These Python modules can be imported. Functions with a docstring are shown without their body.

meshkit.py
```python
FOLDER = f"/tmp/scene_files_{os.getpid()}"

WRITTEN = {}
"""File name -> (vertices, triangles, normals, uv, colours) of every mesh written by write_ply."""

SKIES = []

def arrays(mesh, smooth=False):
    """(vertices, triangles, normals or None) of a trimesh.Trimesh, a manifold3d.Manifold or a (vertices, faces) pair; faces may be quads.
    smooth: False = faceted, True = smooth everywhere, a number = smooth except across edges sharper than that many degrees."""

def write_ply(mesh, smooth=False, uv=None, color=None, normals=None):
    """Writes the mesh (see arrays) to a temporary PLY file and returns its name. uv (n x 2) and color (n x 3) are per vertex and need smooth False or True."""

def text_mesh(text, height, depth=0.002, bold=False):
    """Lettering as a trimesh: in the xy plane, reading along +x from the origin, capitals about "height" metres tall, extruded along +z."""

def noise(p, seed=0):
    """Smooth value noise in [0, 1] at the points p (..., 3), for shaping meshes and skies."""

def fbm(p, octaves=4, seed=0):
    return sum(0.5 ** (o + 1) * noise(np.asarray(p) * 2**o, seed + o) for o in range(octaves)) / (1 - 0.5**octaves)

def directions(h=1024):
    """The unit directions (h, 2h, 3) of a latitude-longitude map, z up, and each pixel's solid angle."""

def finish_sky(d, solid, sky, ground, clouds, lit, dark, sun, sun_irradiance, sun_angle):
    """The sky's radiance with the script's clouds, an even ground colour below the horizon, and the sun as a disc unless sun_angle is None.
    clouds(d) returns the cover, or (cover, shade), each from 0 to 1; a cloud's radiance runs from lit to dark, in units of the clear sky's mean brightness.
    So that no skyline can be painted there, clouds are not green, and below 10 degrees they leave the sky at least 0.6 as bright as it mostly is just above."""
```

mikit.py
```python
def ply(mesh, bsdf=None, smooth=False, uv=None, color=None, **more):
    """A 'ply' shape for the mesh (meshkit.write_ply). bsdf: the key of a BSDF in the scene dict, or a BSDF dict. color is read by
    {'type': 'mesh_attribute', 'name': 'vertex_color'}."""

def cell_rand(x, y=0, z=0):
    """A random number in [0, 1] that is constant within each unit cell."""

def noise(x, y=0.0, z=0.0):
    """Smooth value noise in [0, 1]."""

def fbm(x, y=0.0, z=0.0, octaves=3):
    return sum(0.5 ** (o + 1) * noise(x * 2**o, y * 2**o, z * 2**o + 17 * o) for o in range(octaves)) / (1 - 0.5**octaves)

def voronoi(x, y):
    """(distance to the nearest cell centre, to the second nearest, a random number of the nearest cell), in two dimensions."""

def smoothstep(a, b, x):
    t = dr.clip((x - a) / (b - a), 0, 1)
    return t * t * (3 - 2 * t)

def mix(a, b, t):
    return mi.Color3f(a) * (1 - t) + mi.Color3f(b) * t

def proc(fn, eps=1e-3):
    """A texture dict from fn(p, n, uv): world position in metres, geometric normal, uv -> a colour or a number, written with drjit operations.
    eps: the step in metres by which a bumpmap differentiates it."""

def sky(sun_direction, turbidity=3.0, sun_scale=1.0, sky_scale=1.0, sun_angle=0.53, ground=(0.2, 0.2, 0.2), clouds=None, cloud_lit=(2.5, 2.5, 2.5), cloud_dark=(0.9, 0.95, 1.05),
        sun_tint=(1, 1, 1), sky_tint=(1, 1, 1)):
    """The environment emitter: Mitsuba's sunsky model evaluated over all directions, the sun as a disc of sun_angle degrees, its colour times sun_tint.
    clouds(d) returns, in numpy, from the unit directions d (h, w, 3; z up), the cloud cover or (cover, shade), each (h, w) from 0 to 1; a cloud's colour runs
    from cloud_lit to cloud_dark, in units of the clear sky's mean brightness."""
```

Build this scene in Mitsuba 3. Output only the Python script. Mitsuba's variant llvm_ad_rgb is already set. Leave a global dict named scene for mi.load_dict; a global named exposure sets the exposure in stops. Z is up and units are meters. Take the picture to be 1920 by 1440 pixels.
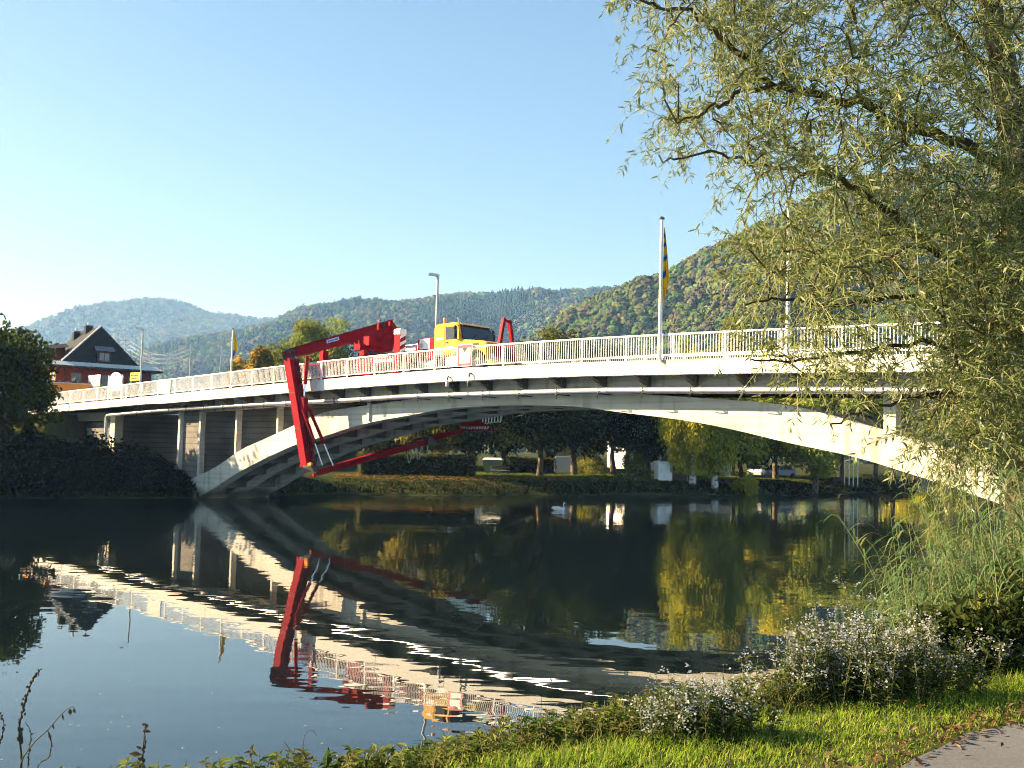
import math, random
import numpy as np, trimesh, mitsuba as mi, drjit as dr, mikit, meshkit
from mikit import proc, noise, fbm, mix, smoothstep
import shapely.geometry as sg

T4 = mi.ScalarTransform4f
scene, labels = {}, {}

# ------------------------------------------------------------------ camera, sky, exposure
F, EYE, PITCH, ROLL = 1930.0, np.array([0, 0, 3.83]), math.radians(3.713), math.radians(1.342)

def ray(px, py):
    """World direction through a pixel of the 1920 x 1440 photograph (used to survey where things stand)."""
    x, y = (px - 960) / F, (720 - py) / F
    cr, sr, cp, sp = math.cos(ROLL), math.sin(ROLL), math.cos(PITCH), math.sin(PITCH)
    x2, z2 = cr * x - sr * y, sr * x + cr * y
    return np.array([x2, cp - sp * z2, sp + cp * z2])

def at(px, py, dist):
    """The point at depth dist (metres north of the camera) on the sight line through a pixel."""
    r = ray(px, py)
    return EYE + r * dist / r[1]

def fix(px, py, z):
    """The point at height z on the sight line through a pixel."""
    r = ray(px, py)
    return EYE + r * (z - EYE[2]) / r[2]

def axis(x, y, z):
    cr, sr, cp, sp = math.cos(ROLL), math.sin(ROLL), math.cos(PITCH), math.sin(PITCH)
    x2, z2 = cr * x - sr * z, sr * x + cr * z
    return np.array([x2, cp * y - sp * z2, sp * y + cp * z2])

CAM = np.eye(4)
CAM[:3, 0], CAM[:3, 1], CAM[:3, 2], CAM[:3, 3] = -axis(1, 0, 0), axis(0, 0, 1), axis(0, 1, 0), EYE
exposure = 3.52
HAZE = 0.00010
scene['haze_air'] = {'type': 'homogeneous', 'albedo': {'type': 'rgb', 'value': [0.93, 0.96, 0.98]},
                     'phase': {'type': 'hg', 'g': 0.2},
                     'sigma_t': {'type': 'rgb', 'value': [HAZE * 0.55, HAZE, HAZE * 1.8]}}
scene['camera'] = {'type': 'perspective', 'fov': math.degrees(2 * math.atan(960 / F)), 'fov_axis': 'x', 'near_clip': 0.1, 'far_clip': 12000.0,
                   'to_world': T4(CAM.tolist()), 'medium': {'type': 'ref', 'id': 'haze_air'}}
EL = math.radians(28)
SUN = np.array([-0.994 * math.cos(EL), 0.107 * math.cos(EL), math.sin(EL)])
scene['sky'] = mikit.sky(SUN.tolist(), turbidity=3.0, sun_tint=(0.98, 1.0, 1.03), sun_scale=1.25, sky_scale=0.62, sky_tint=(0.95, 0.98, 1.0), ground=(0.12, 0.13, 0.10))

# ------------------------------------------------------------------ helpers
def key_for(name):
    if name not in scene and name not in labels:
        return name
    i = 1
    while f'{name}_{i:03d}' in scene or f'{name}_{i:03d}' in labels:
        i += 1
    return f'{name}_{i:03d}'

_next = {}
def pkey(base):
    n = _next.get(base, 0)
    _next[base] = n + 1
    return base if n == 0 else f'{base}_{n:03d}'

def thing(name, label, cat, group=None):
    k = pkey(name)
    labels[k] = {'label': label, 'category': cat}
    if group:
        labels[k]['group'] = group
    return k

def part(parent, name, mesh, bsdf, smooth=False, label=None, kind=None, color=None, to_world=None, shape=None):
    k = pkey(parent + '__' + name)
    d = dict(shape) if shape else mikit.ply(mesh, bsdf, smooth=smooth, color=color)
    if to_world is not None:
        d['to_world'] = to_world
    scene[k] = d
    if label or kind:
        labels[k] = {}
        if label: labels[k]['label'] = label
        if kind: labels[k]['kind'] = kind
    return k

def single(name, mesh, bsdf, label=None, cat=None, group=None, kind=None, smooth=False, color=None, to_world=None):
    k = pkey(name)
    scene[k] = mikit.ply(mesh, bsdf, smooth=smooth, color=color)
    if to_world is not None:
        scene[k]['to_world'] = to_world
    L = {}
    if label: L['label'] = label
    if cat: L['category'] = cat
    if group: L['group'] = group
    if kind: L['kind'] = kind
    labels[k] = L
    return k

cat = trimesh.util.concatenate

def box(x0, x1, y0, y1, z0, z1):
    m = trimesh.creation.box([x1 - x0, y1 - y0, z1 - z0])
    m.apply_translation([(x0 + x1) / 2, (y0 + y1) / 2, (z0 + z1) / 2])
    return m

def cbox(x0, x1, y0, y1, z0, z1, c=0.03):
    """Box with chamfered edges: hull of three slimmer boxes."""
    p = []
    for a, b, d in ((0, c, c), (c, 0, c), (c, c, 0)):
        for x in (x0 + a, x1 - a):
            for y in (y0 + b, y1 - b):
                for z in (z0 + d, z1 - d):
                    p.append((x, y, z))
    return trimesh.convex.convex_hull(np.array(p))

def hull(pts):
    return trimesh.convex.convex_hull(np.array(pts, float))

def tube(points, radii, sides=8, caps=True):
    p = np.asarray(points, float)
    n = len(p)
    r = np.broadcast_to(np.asarray(radii, float), (n,))
    t = np.gradient(p, axis=0)
    t /= np.linalg.norm(t, axis=1, keepdims=True) + 1e-12
    ref = np.array([0, 0, 1.0]) if abs(t[:, 2]).mean() < 0.8 else np.array([1.0, 0, 0])
    a = np.cross(t, ref)
    a /= np.linalg.norm(a, axis=1, keepdims=True) + 1e-12
    b = np.cross(t, a)
    ang = np.arange(sides) * 2 * np.pi / sides
    v = p[:, None] + r[:, None, None] * (np.cos(ang)[None, :, None] * a[:, None] + np.sin(ang)[None, :, None] * b[:, None])
    i, j = np.meshgrid(np.arange(n - 1), np.arange(sides), indexing='ij')
    q = np.stack([i * sides + j, i * sides + (j + 1) % sides, (i + 1) * sides + (j + 1) % sides, (i + 1) * sides + j], -1).reshape(-1, 4)
    f = np.vstack([q[:, [0, 2, 1]], q[:, [0, 3, 2]]])
    v = v.reshape(-1, 3)
    if caps:
        v = np.vstack([v, p[0], p[-1]])
        k = np.arange(sides)
        f = np.vstack([f, np.stack([k, (k + 1) % sides, k * 0 + n * sides], 1),
                       np.stack([(n - 1) * sides + (k + 1) % sides, (n - 1) * sides + k, k * 0 + n * sides + 1], 1)])
    return trimesh.Trimesh(v, f, process=False)

def beam(p0, p1, w, h, up=(0, 0, 1)):
    """Rectangular bar from p0 to p1, w across and h along up."""
    p0, p1, up = np.array(p0, float), np.array(p1, float), np.array(up, float)
    d = p1 - p0
    L = np.linalg.norm(d)
    d /= L
    s = np.cross(d, up); s /= np.linalg.norm(s)
    u = np.cross(s, d)
    m = trimesh.creation.box([L, w, h])
    R = np.eye(4); R[:3, 0], R[:3, 1], R[:3, 2], R[:3, 3] = d, s, u, (p0 + p1) / 2
    m.apply_transform(R)
    return m

def prism(poly, y0, y1):
    """Polygon in (x, z) extruded along y."""
    m = trimesh.creation.extrude_polygon(sg.Polygon(poly), y1 - y0, engine='earcut')
    v = m.vertices
    m2 = trimesh.Trimesh(np.stack([v[:, 0], y1 - v[:, 2], v[:, 1]], 1), m.faces, process=False)
    return m2

def rot_z(deg): return trimesh.transformations.rotation_matrix(math.radians(deg), [0, 0, 1])

def cols(c, n):
    return np.tile(np.asarray(c, float), (n, 1))

def leaf_mesh(P, A, N, L, W, fold=0.25, droop=0.15):
    """Folded rhombic leaves: base P, direction A, normal N, length L, width W; 4 vertices and 2 triangles each."""
    P, A, N = (np.asarray(x, float) for x in (P, A, N))
    n = len(P)
    A = A / (np.linalg.norm(A, axis=1, keepdims=True) + 1e-9)
    S = np.cross(A, N); S /= np.linalg.norm(S, axis=1, keepdims=True) + 1e-9
    N = np.cross(S, A)
    L = np.broadcast_to(L, (n,))[:, None]; W = np.broadcast_to(W, (n,))[:, None]
    mid = P + 0.45 * L * A
    v = np.stack([P, mid + S * W / 2 + N * W * fold, P + A * L - N * L * droop, mid - S * W / 2 + N * W * fold], 1).reshape(-1, 3)
    k = np.arange(n)[:, None] * 4
    f = np.vstack([k + [0, 1, 2], k + [0, 2, 3]])
    return v, f

def rand_unit(rng, n):
    v = rng.normal(size=(n, 3))
    return v / np.linalg.norm(v, axis=1, keepdims=True)

def merge(meshes):
    """[(v, f, c)] -> v, f, c"""
    at_ = np.cumsum([0] + [len(m[0]) for m in meshes])
    return (np.vstack([m[0] for m in meshes]), np.vstack([np.asarray(m[1]) + a for m, a in zip(meshes, at_)]), np.vstack([m[2] for m in meshes]))

# ------------------------------------------------------------------ materials
def mat(name, rgb, rough=0.5, metallic=0.0, spec=0.5, coat=0.0):
    scene[name] = {'type': 'twosided', 'b': {'type': 'principled', 'base_color': rgb if isinstance(rgb, dict) else {'type': 'rgb', 'value': list(rgb)},
                   'roughness': rough, 'metallic': metallic, 'specular': spec, 'clearcoat': coat, 'clearcoat_gloss': 0.9}}
    return name

def bumped(name, inner, fn, scale, eps=0.01):
    scene[name] = {'type': 'bumpmap', 'arbitrary': proc(fn, eps), 'scale': scale, 'b': inner}

def f_concrete(p, n, uv):
    big = fbm(p.x * 0.35, p.y * 0.35, p.z * 0.8, 4)
    streak = fbm(p.x * 2.6 + 5, p.y * 2.6, p.z * 0.22, 3)
    fine = fbm(p.x * 9, p.y * 9, p.z * 14, 3)
    board = noise(p.x * 0.4, p.y * 0.4, p.z * 7.0)
    dirt = smoothstep(0.52, 0.78, streak) * 0.55 + smoothstep(0.5, 0.8, big) * 0.35
    c = mix((0.64, 0.60, 0.51), (0.50, 0.46, 0.37), board * 0.5 + fine * 0.35)
    tide = 1 - smoothstep(0.25, 1.0, p.z + 0.6 * (big - 0.5))
    c = mix(c, (0.10, 0.095, 0.06), tide * 0.85)
    line = smoothstep(0.86, 0.97, dr.abs(dr.sin(p.z * 9.5 + 0.25 * big))) * 0.16
    return mix(c, (0.25, 0.22, 0.17), dirt + line)
mat('concrete', proc(f_concrete), 0.85, spec=0.3)

def f_fascia(p, n, uv):
    streak = fbm((p.x + p.y) * 3.5, 3.0, p.z * 0.25, 4)
    fine = fbm(p.x * 7, p.y * 7, p.z * 10, 3)
    d = smoothstep(0.54, 0.74, streak) * smoothstep(0.35, 0.6, fbm(p.x * 0.22 + 9, p.y * 0.22, 0, 2)) * 0.8
    c = mix((0.76, 0.73, 0.66), (0.64, 0.61, 0.53), fine)
    return mix(c, (0.28, 0.24, 0.15), d)
mat('fascia_concrete', proc(f_fascia), 0.8, spec=0.3)

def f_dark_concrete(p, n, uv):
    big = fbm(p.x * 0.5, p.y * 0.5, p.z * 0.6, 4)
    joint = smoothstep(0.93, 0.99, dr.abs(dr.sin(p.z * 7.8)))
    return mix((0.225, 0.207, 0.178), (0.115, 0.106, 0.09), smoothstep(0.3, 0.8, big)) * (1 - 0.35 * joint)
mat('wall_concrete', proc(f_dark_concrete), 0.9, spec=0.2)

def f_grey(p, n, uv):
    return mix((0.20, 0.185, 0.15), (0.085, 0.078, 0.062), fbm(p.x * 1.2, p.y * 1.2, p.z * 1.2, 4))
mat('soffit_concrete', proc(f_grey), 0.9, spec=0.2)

def f_asphalt(p, n, uv):
    g = fbm(p.x * 60, p.y * 60, 0, 2)
    b = fbm(p.x * 1.3, p.y * 1.3, 0, 3)
    return mix((0.068, 0.070, 0.072), (0.118, 0.118, 0.118), g * 0.6 + b * 0.4)
bumped('asphalt', {'type': 'twosided', 'b': {'type': 'principled', 'base_color': proc(f_asphalt), 'roughness': 0.85, 'specular': 0.3}},
       lambda p, n, uv: fbm(p.x * 60, p.y * 60, 0, 2), 0.0012, 0.004)

def f_ground(p, n, uv):
    a = fbm(p.x * 0.7, p.y * 0.7, 0, 4)
    b = fbm(p.x * 6, p.y * 6, 3, 3)
    c = mix((0.040, 0.055, 0.016), (0.060, 0.052, 0.024), smoothstep(0.45, 0.7, a))
    return mix(c, (0.035, 0.03, 0.018), smoothstep(0.4, 0.75, b) * 0.6)
scene['ground_mat'] = {'type': 'twosided', 'b': {'type': 'diffuse', 'reflectance': proc(f_ground)}}

def f_water(p, n, uv):
    calm = smoothstep(0.30, 0.62, fbm(p.x * 0.045 + 7.3, p.y * 0.05 + 1.7, 0, 3))
    w1 = fbm(p.x * 0.55 + 2, p.y * 1.15, 1, 3)
    w2 = fbm(p.x * 1.9, p.y * 3.8, 5, 2)
    w3 = noise(p.x * 0.16, p.y * 0.32, 9)
    return w1 * (0.35 + 0.65 * calm) + w2 * (0.05 + 0.20 * calm) + w3 * 0.6
bumped('water_mat', {'type': 'plastic', 'int_ior': 1.7, 'diffuse_reflectance': {'type': 'rgb', 'value': [0.004, 0.008, 0.008]}}, f_water, 0.0092, 0.02)

scene['vleaf'] = {'type': 'principledthin', 'base_color': {'type': 'mesh_attribute', 'name': 'vertex_color'}, 'roughness': 0.55, 'diff_trans': 1.0, 'eta': 1.18}
scene['vdiff'] = {'type': 'twosided', 'b': {'type': 'diffuse', 'reflectance': {'type': 'mesh_attribute', 'name': 'vertex_color'}}}

def f_bark(p, n, uv):
    a = fbm(p.x * 14, p.y * 14, p.z * 3, 3)
    return mix((0.20, 0.16, 0.11), (0.06, 0.045, 0.03), smoothstep(0.35, 0.65, a))
bumped('bark', {'type': 'twosided', 'b': {'type': 'diffuse', 'reflectance': proc(f_bark)}}, lambda p, n, uv: fbm(p.x * 18, p.y * 18, p.z * 4, 3), 0.03, 0.005)

def f_birch(p, n, uv):
    a = fbm(p.x * 3, p.y * 3, p.z * 5, 3)
    return mix((0.62, 0.60, 0.55), (0.10, 0.09, 0.08), smoothstep(0.55, 0.66, a))
mat('birch_bark', proc(f_birch), 0.8)

def f_red(p, n, uv):
    return mix(mix((0.30, 0.006, 0.014), (0.22, 0.005, 0.012), fbm(p.x * 2.5, p.y * 2.5, p.z * 2.5, 4)), (0.16, 0.03, 0.025), smoothstep(0.62, 0.80, fbm(p.x * 5 + 3, p.y * 5, p.z * 1.2, 4)) * 0.6)
mat('red_paint', proc(f_red), 0.55, spec=0.08, coat=0.0)
def f_yel(p, n, uv):
    dirt = smoothstep(9.5, 8.5, p.z + 0.9 * (fbm(p.x * 3, p.y * 3, p.z * 4, 3) - 0.5))
    return mix(mix((0.64, 0.35, 0.008), (0.56, 0.29, 0.008), fbm(p.x * 2, p.y * 2, p.z * 3, 3)), (0.30, 0.20, 0.06), dirt * 0.6)
mat('yellow_paint', proc(f_yel), 0.3, coat=0.3)
def f_white(p, n, uv):
    return mix((0.80, 0.80, 0.77), (0.62, 0.60, 0.54), smoothstep(0.5, 0.85, fbm(p.x * 3, p.y * 3, p.z * 3, 4)))
mat('white_paint', proc(f_white), 0.45)
mat('galvanised', proc(lambda p, n, uv: mix((0.74, 0.74, 0.74), (0.56, 0.56, 0.57), fbm(p.x * 5, p.y * 5, p.z * 5, 3))), 0.36, metallic=0.75)
mat('lamp_grey', (0.42, 0.44, 0.42), 0.45, metallic=0.3)
mat('chrome', (0.75, 0.76, 0.78), 0.18, metallic=1.0)
mat('black_rubber', (0.018, 0.018, 0.018), 0.75)
mat('black_metal', (0.022, 0.022, 0.024), 0.45)
mat('dark_metal', (0.06, 0.06, 0.065), 0.5, metallic=0.4)
mat('dark_glass', (0.015, 0.018, 0.022), 0.06, spec=0.9)
mat('sign_white', (0.82, 0.82, 0.80), 0.5)
mat('sign_red', (0.62, 0.05, 0.05), 0.5)
mat('sign_black', (0.02, 0.02, 0.02), 0.5)
mat('sign_yellow', (0.70, 0.42, 0.02), 0.5)
mat('sign_blue', (0.03, 0.12, 0.42), 0.5)
mat('orange_light', (0.85, 0.25, 0.02), 0.25, spec=0.8)
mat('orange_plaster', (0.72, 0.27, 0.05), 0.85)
mat('slate', proc(lambda p, n, uv: mix((0.020, 0.023, 0.026), (0.036, 0.040, 0.044), fbm(p.x * 3, p.y * 3, p.z * 8, 3))), 0.75, spec=0.12)
mat('red_plaster', proc(lambda p, n, uv: mix((0.17, 0.035, 0.025), (0.12, 0.025, 0.018), fbm(p.x, p.y, p.z, 3))), 0.85)
mat('pale_trim', (0.62, 0.60, 0.55), 0.6)
mat('white_plaster', proc(lambda p, n, uv: mix((0.78, 0.77, 0.73), (0.66, 0.64, 0.60), fbm(p.x, p.y, p.z, 3))), 0.85)
mat('metal_roof', (0.16, 0.17, 0.19), 0.5)
mat('brown_wood', proc(lambda p, n, uv: mix((0.16, 0.10, 0.055), (0.09, 0.055, 0.03), fbm(p.x * 4, p.y * 4, p.z * 12, 3))), 0.75)
mat('green_plastic', (0.20, 0.27, 0.16), 0.5)
mat('blue_white', (0.50, 0.58, 0.72), 0.5)
mat('swan_feather', (0.80, 0.82, 0.84), 0.7)
mat('swan_bill', (0.65, 0.22, 0.04), 0.4)

# ------------------------------------------------------------------ the bridge's own frame: s along, e inward (away from the camera), z up
TH = math.radians(44.2)
M2, T2, C0 = np.array([math.sin(TH), math.cos(TH)]), np.array([math.cos(TH), -math.sin(TH)]), 35.3
BM = np.eye(4)
BM[:2, 0], BM[:2, 1], BM[:2, 3] = T2, M2, C0 * M2
BRIDGE = T4(BM.tolist())
def b2w(s, e, z=0.0):
    return np.array([*(s * T2 + (C0 + e) * M2), z])
def w2b(x, y):
    return x * T2[0] + y * T2[1], x * M2[0] + y * M2[1] - C0
_S = [-140, -110, -87.7, -67.8, -56.9, -47.5, -40.7, -36, -31, -25.7, -20.4, -13.2, 0, 20, 60]
_Z = [5.6, 6.2, 6.75, 7.27, 7.56, 7.78, 7.89, 7.92, 7.89, 7.80, 7.68, 7.47, 7.0, 6.4, 5.0]
from scipy.interpolate import PchipInterpolator
ZT = PchipInterpolator(_S, _Z)          # top of the edge beam
DECK_W = 8.3

# ------------------------------------------------------------------ land, water, path
NEAR = np.array([(-400, -80), (-60, -2), (-30, 4.5), (-12, 7.4), (-4, 9.7), (0, 12.0), (3, 14.5), (6, 18.4), (10, 23.6), (16, 29), (23, 37), (40, 60), (75, 110), (140, 200), (420, 700)], float)
FAR = np.array([(-400, -20), (-120, 38), (-60, 57), (-33, 66.6), (-24, 70.8), (-21.9, 72.6), (-18, 79), (-13.9, 84), (-5, 85), (2.1, 91), (17.5, 98.5), (28, 106), (38, 115), (47, 128), (54.5, 143), (66, 176), (78, 215), (150, 360), (420, 900)], float)

def side_dist(P, line):
    """Signed distance to a polyline, positive to its right-hand side (looking along it)."""
    P = np.asarray(P, float)
    best, sign = np.full(len(P), 1e9), np.ones(len(P))
    for a, b in zip(line[:-1], line[1:]):
        d = b - a
        t = np.clip(((P - a) @ d) / (d @ d), 0, 1)
        q = P - a - t[:, None] * d
        dist = np.hypot(q[:, 0], q[:, 1])
        cr = d[0] * (P[:, 1] - a[1]) - d[1] * (P[:, 0] - a[0])
        m = dist < best
        best = np.where(m, dist, best); sign = np.where(m, np.where(cr > 0, -1, 1), sign)
    return best * sign

def ground_z(P, detail=True):
    P = np.asarray(P, float)
    dn, df = side_dist(P, NEAR), -side_dist(P, FAR)
    zn = np.interp(dn, [-4, -0.3, 0.3, 2.0, 4.7, 5.7], [-1.6, -0.12, 0.15, 0.75, 1.98, 2.2])
    zf = np.interp(df, [-4, -0.3, 0.4, 2.5, 4.5, 9, 40, 200], [-1.6, -0.12, 0.2, 0.85, 1.25, 1.4, 1.9, 3.0])
    z = np.maximum(zn, zf)
    z = np.where((dn < -4) & (df < -4), -1.6, z)
    if detail:
        q = np.c_[P * 0.5, np.zeros(len(P))]
        amp = np.where(dn > 0, np.where(dn > 5.4, 0.0, 0.22), np.where(df > 0, 0.22, 0.0)) * np.clip(np.maximum(dn, df), 0, 1)
        z = z + (meshkit.fbm(q, 3, 5) - 0.5) * amp
    s, e = w2b(P[:, 0], P[:, 1])
    ramp = np.interp(s, [-140, -110, -87], [5.4, 6.0, 6.5]) - 0.5
    w = np.clip((-83.6 - s) / 2.2, 0, 1) * np.clip((e + 4.2) / 3.5, 0, 1) * np.clip((34 - e) / 10, 0, 1)
    z = np.where(w > 0, np.maximum(z, z * (1 - w) + ramp * w), z)
    w = np.clip((s + 1) / 3.0, 0, 1) * np.clip((e + 3) / 4, 0, 1) * np.clip((14 - e) / 5, 0, 1) * (dn > 0)
    z = np.where(w > 0, z * (1 - w) + np.maximum(z, 6.3) * w, z)
    return z

def gz(x, y):
    return float(ground_z(np.array([[x, y]]))[0])

def spaced(lo, hi, bands):
    """Grid coordinates: bands of (end, step)."""
    out, x = [lo], lo
    for end, step in bands:
        while x < end - 1e-9:
            x = min(end, x + step); out.append(x)
    return np.array(out)
gx = spaced(-5000, 5000, [(-1200, 600), (-300, 150), (-120, 20), (-40, 2.0), (-14, 1.0), (14, 0.35), (40, 1.0), (130, 2.5), (300, 20), (1200, 150), (5000, 600)])
gy = spaced(-300, 5000, [(-30, 45), (0, 3), (28, 0.35), (60, 1.0), (135, 1.2), (240, 4), (600, 40), (5000, 500)])
GX, GY = np.meshgrid(gx, gy)
GP = np.c_[GX.ravel(), GY.ravel()]
nx_, ny_ = len(gx), len(gy)
ii, jj = np.meshgrid(np.arange(nx_ - 1), np.arange(ny_ - 1))
q = np.stack([jj * nx_ + ii, jj * nx_ + ii + 1, (jj + 1) * nx_ + ii + 1, (jj + 1) * nx_ + ii], -1).reshape(-1, 4)
single('ground', (np.c_[GP, ground_z(GP)], q), 'ground_mat', 'riverside ground and both grassy banks', None, kind='structure', smooth=True)
single('river_water', (np.array([[-420, -120, 0], [420, -120, 0], [420, 800, 0], [-420, 800, 0.0]]), np.array([[0, 1, 2, 3]])), 'water_mat', 'calm dark river water with soft ripples', None, kind='structure')

# the asphalt path: its river-side edge is a smooth curve
pc = PchipInterpolator([-12, -4, 0.4, 1.94, 2.33, 2.76, 3.27, 6, 14, 30], [-7.5, -0.2, 3.9, 5.42, 5.82, 6.22, 6.58, 8.4, 14.0, 27])
px_ = np.linspace(-10, 26, 145)
edge = np.c_[px_, pc(px_) + 0.03 * np.sin(px_ * 5.1) + 0.02 * np.sin(px_ * 11.7)]
inner = edge + np.array([1.7, -2.0])
pv, pf = [], []
for k, (a, b) in enumerate(zip(edge, inner)):
    pv += [(a[0], a[1], 2.14), (a[0], a[1], 2.212), (b[0], b[1], 2.212), (b[0], b[1], 2.14)]
    if k:
        o = 4 * k
        pf += [(o - 4, o - 3, o + 1, o), (o - 3, o - 2, o + 2, o + 1), (o - 2, o - 1, o + 3, o + 2)]
single('path', (np.array(pv), np.array(pf)[:, ::-1]), 'asphalt', 'grey asphalt riverside path', None, kind='structure', smooth=30)

# ------------------------------------------------------------------ hills and their forests
def conifer_form():
    v, f = [], []
    for k, (z0, z1, r) in enumerate(((-0.6, 0.7, 0.55), (0.1, 1.2, 0.42), (0.7, 1.9, 0.28))):
        o = len(v)
        for a in range(7):
            rr = r * (1 if a % 2 else 0.78)
            v.append((rr * math.cos(a * 6.283 / 7 + k), rr * math.sin(a * 6.283 / 7 + k), z0))
        v.append((0, 0, z1))
        f += [(o + a, o + (a + 1) % 7, o + 7) for a in range(7)]
    return np.array(v, float), np.array(f)

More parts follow.
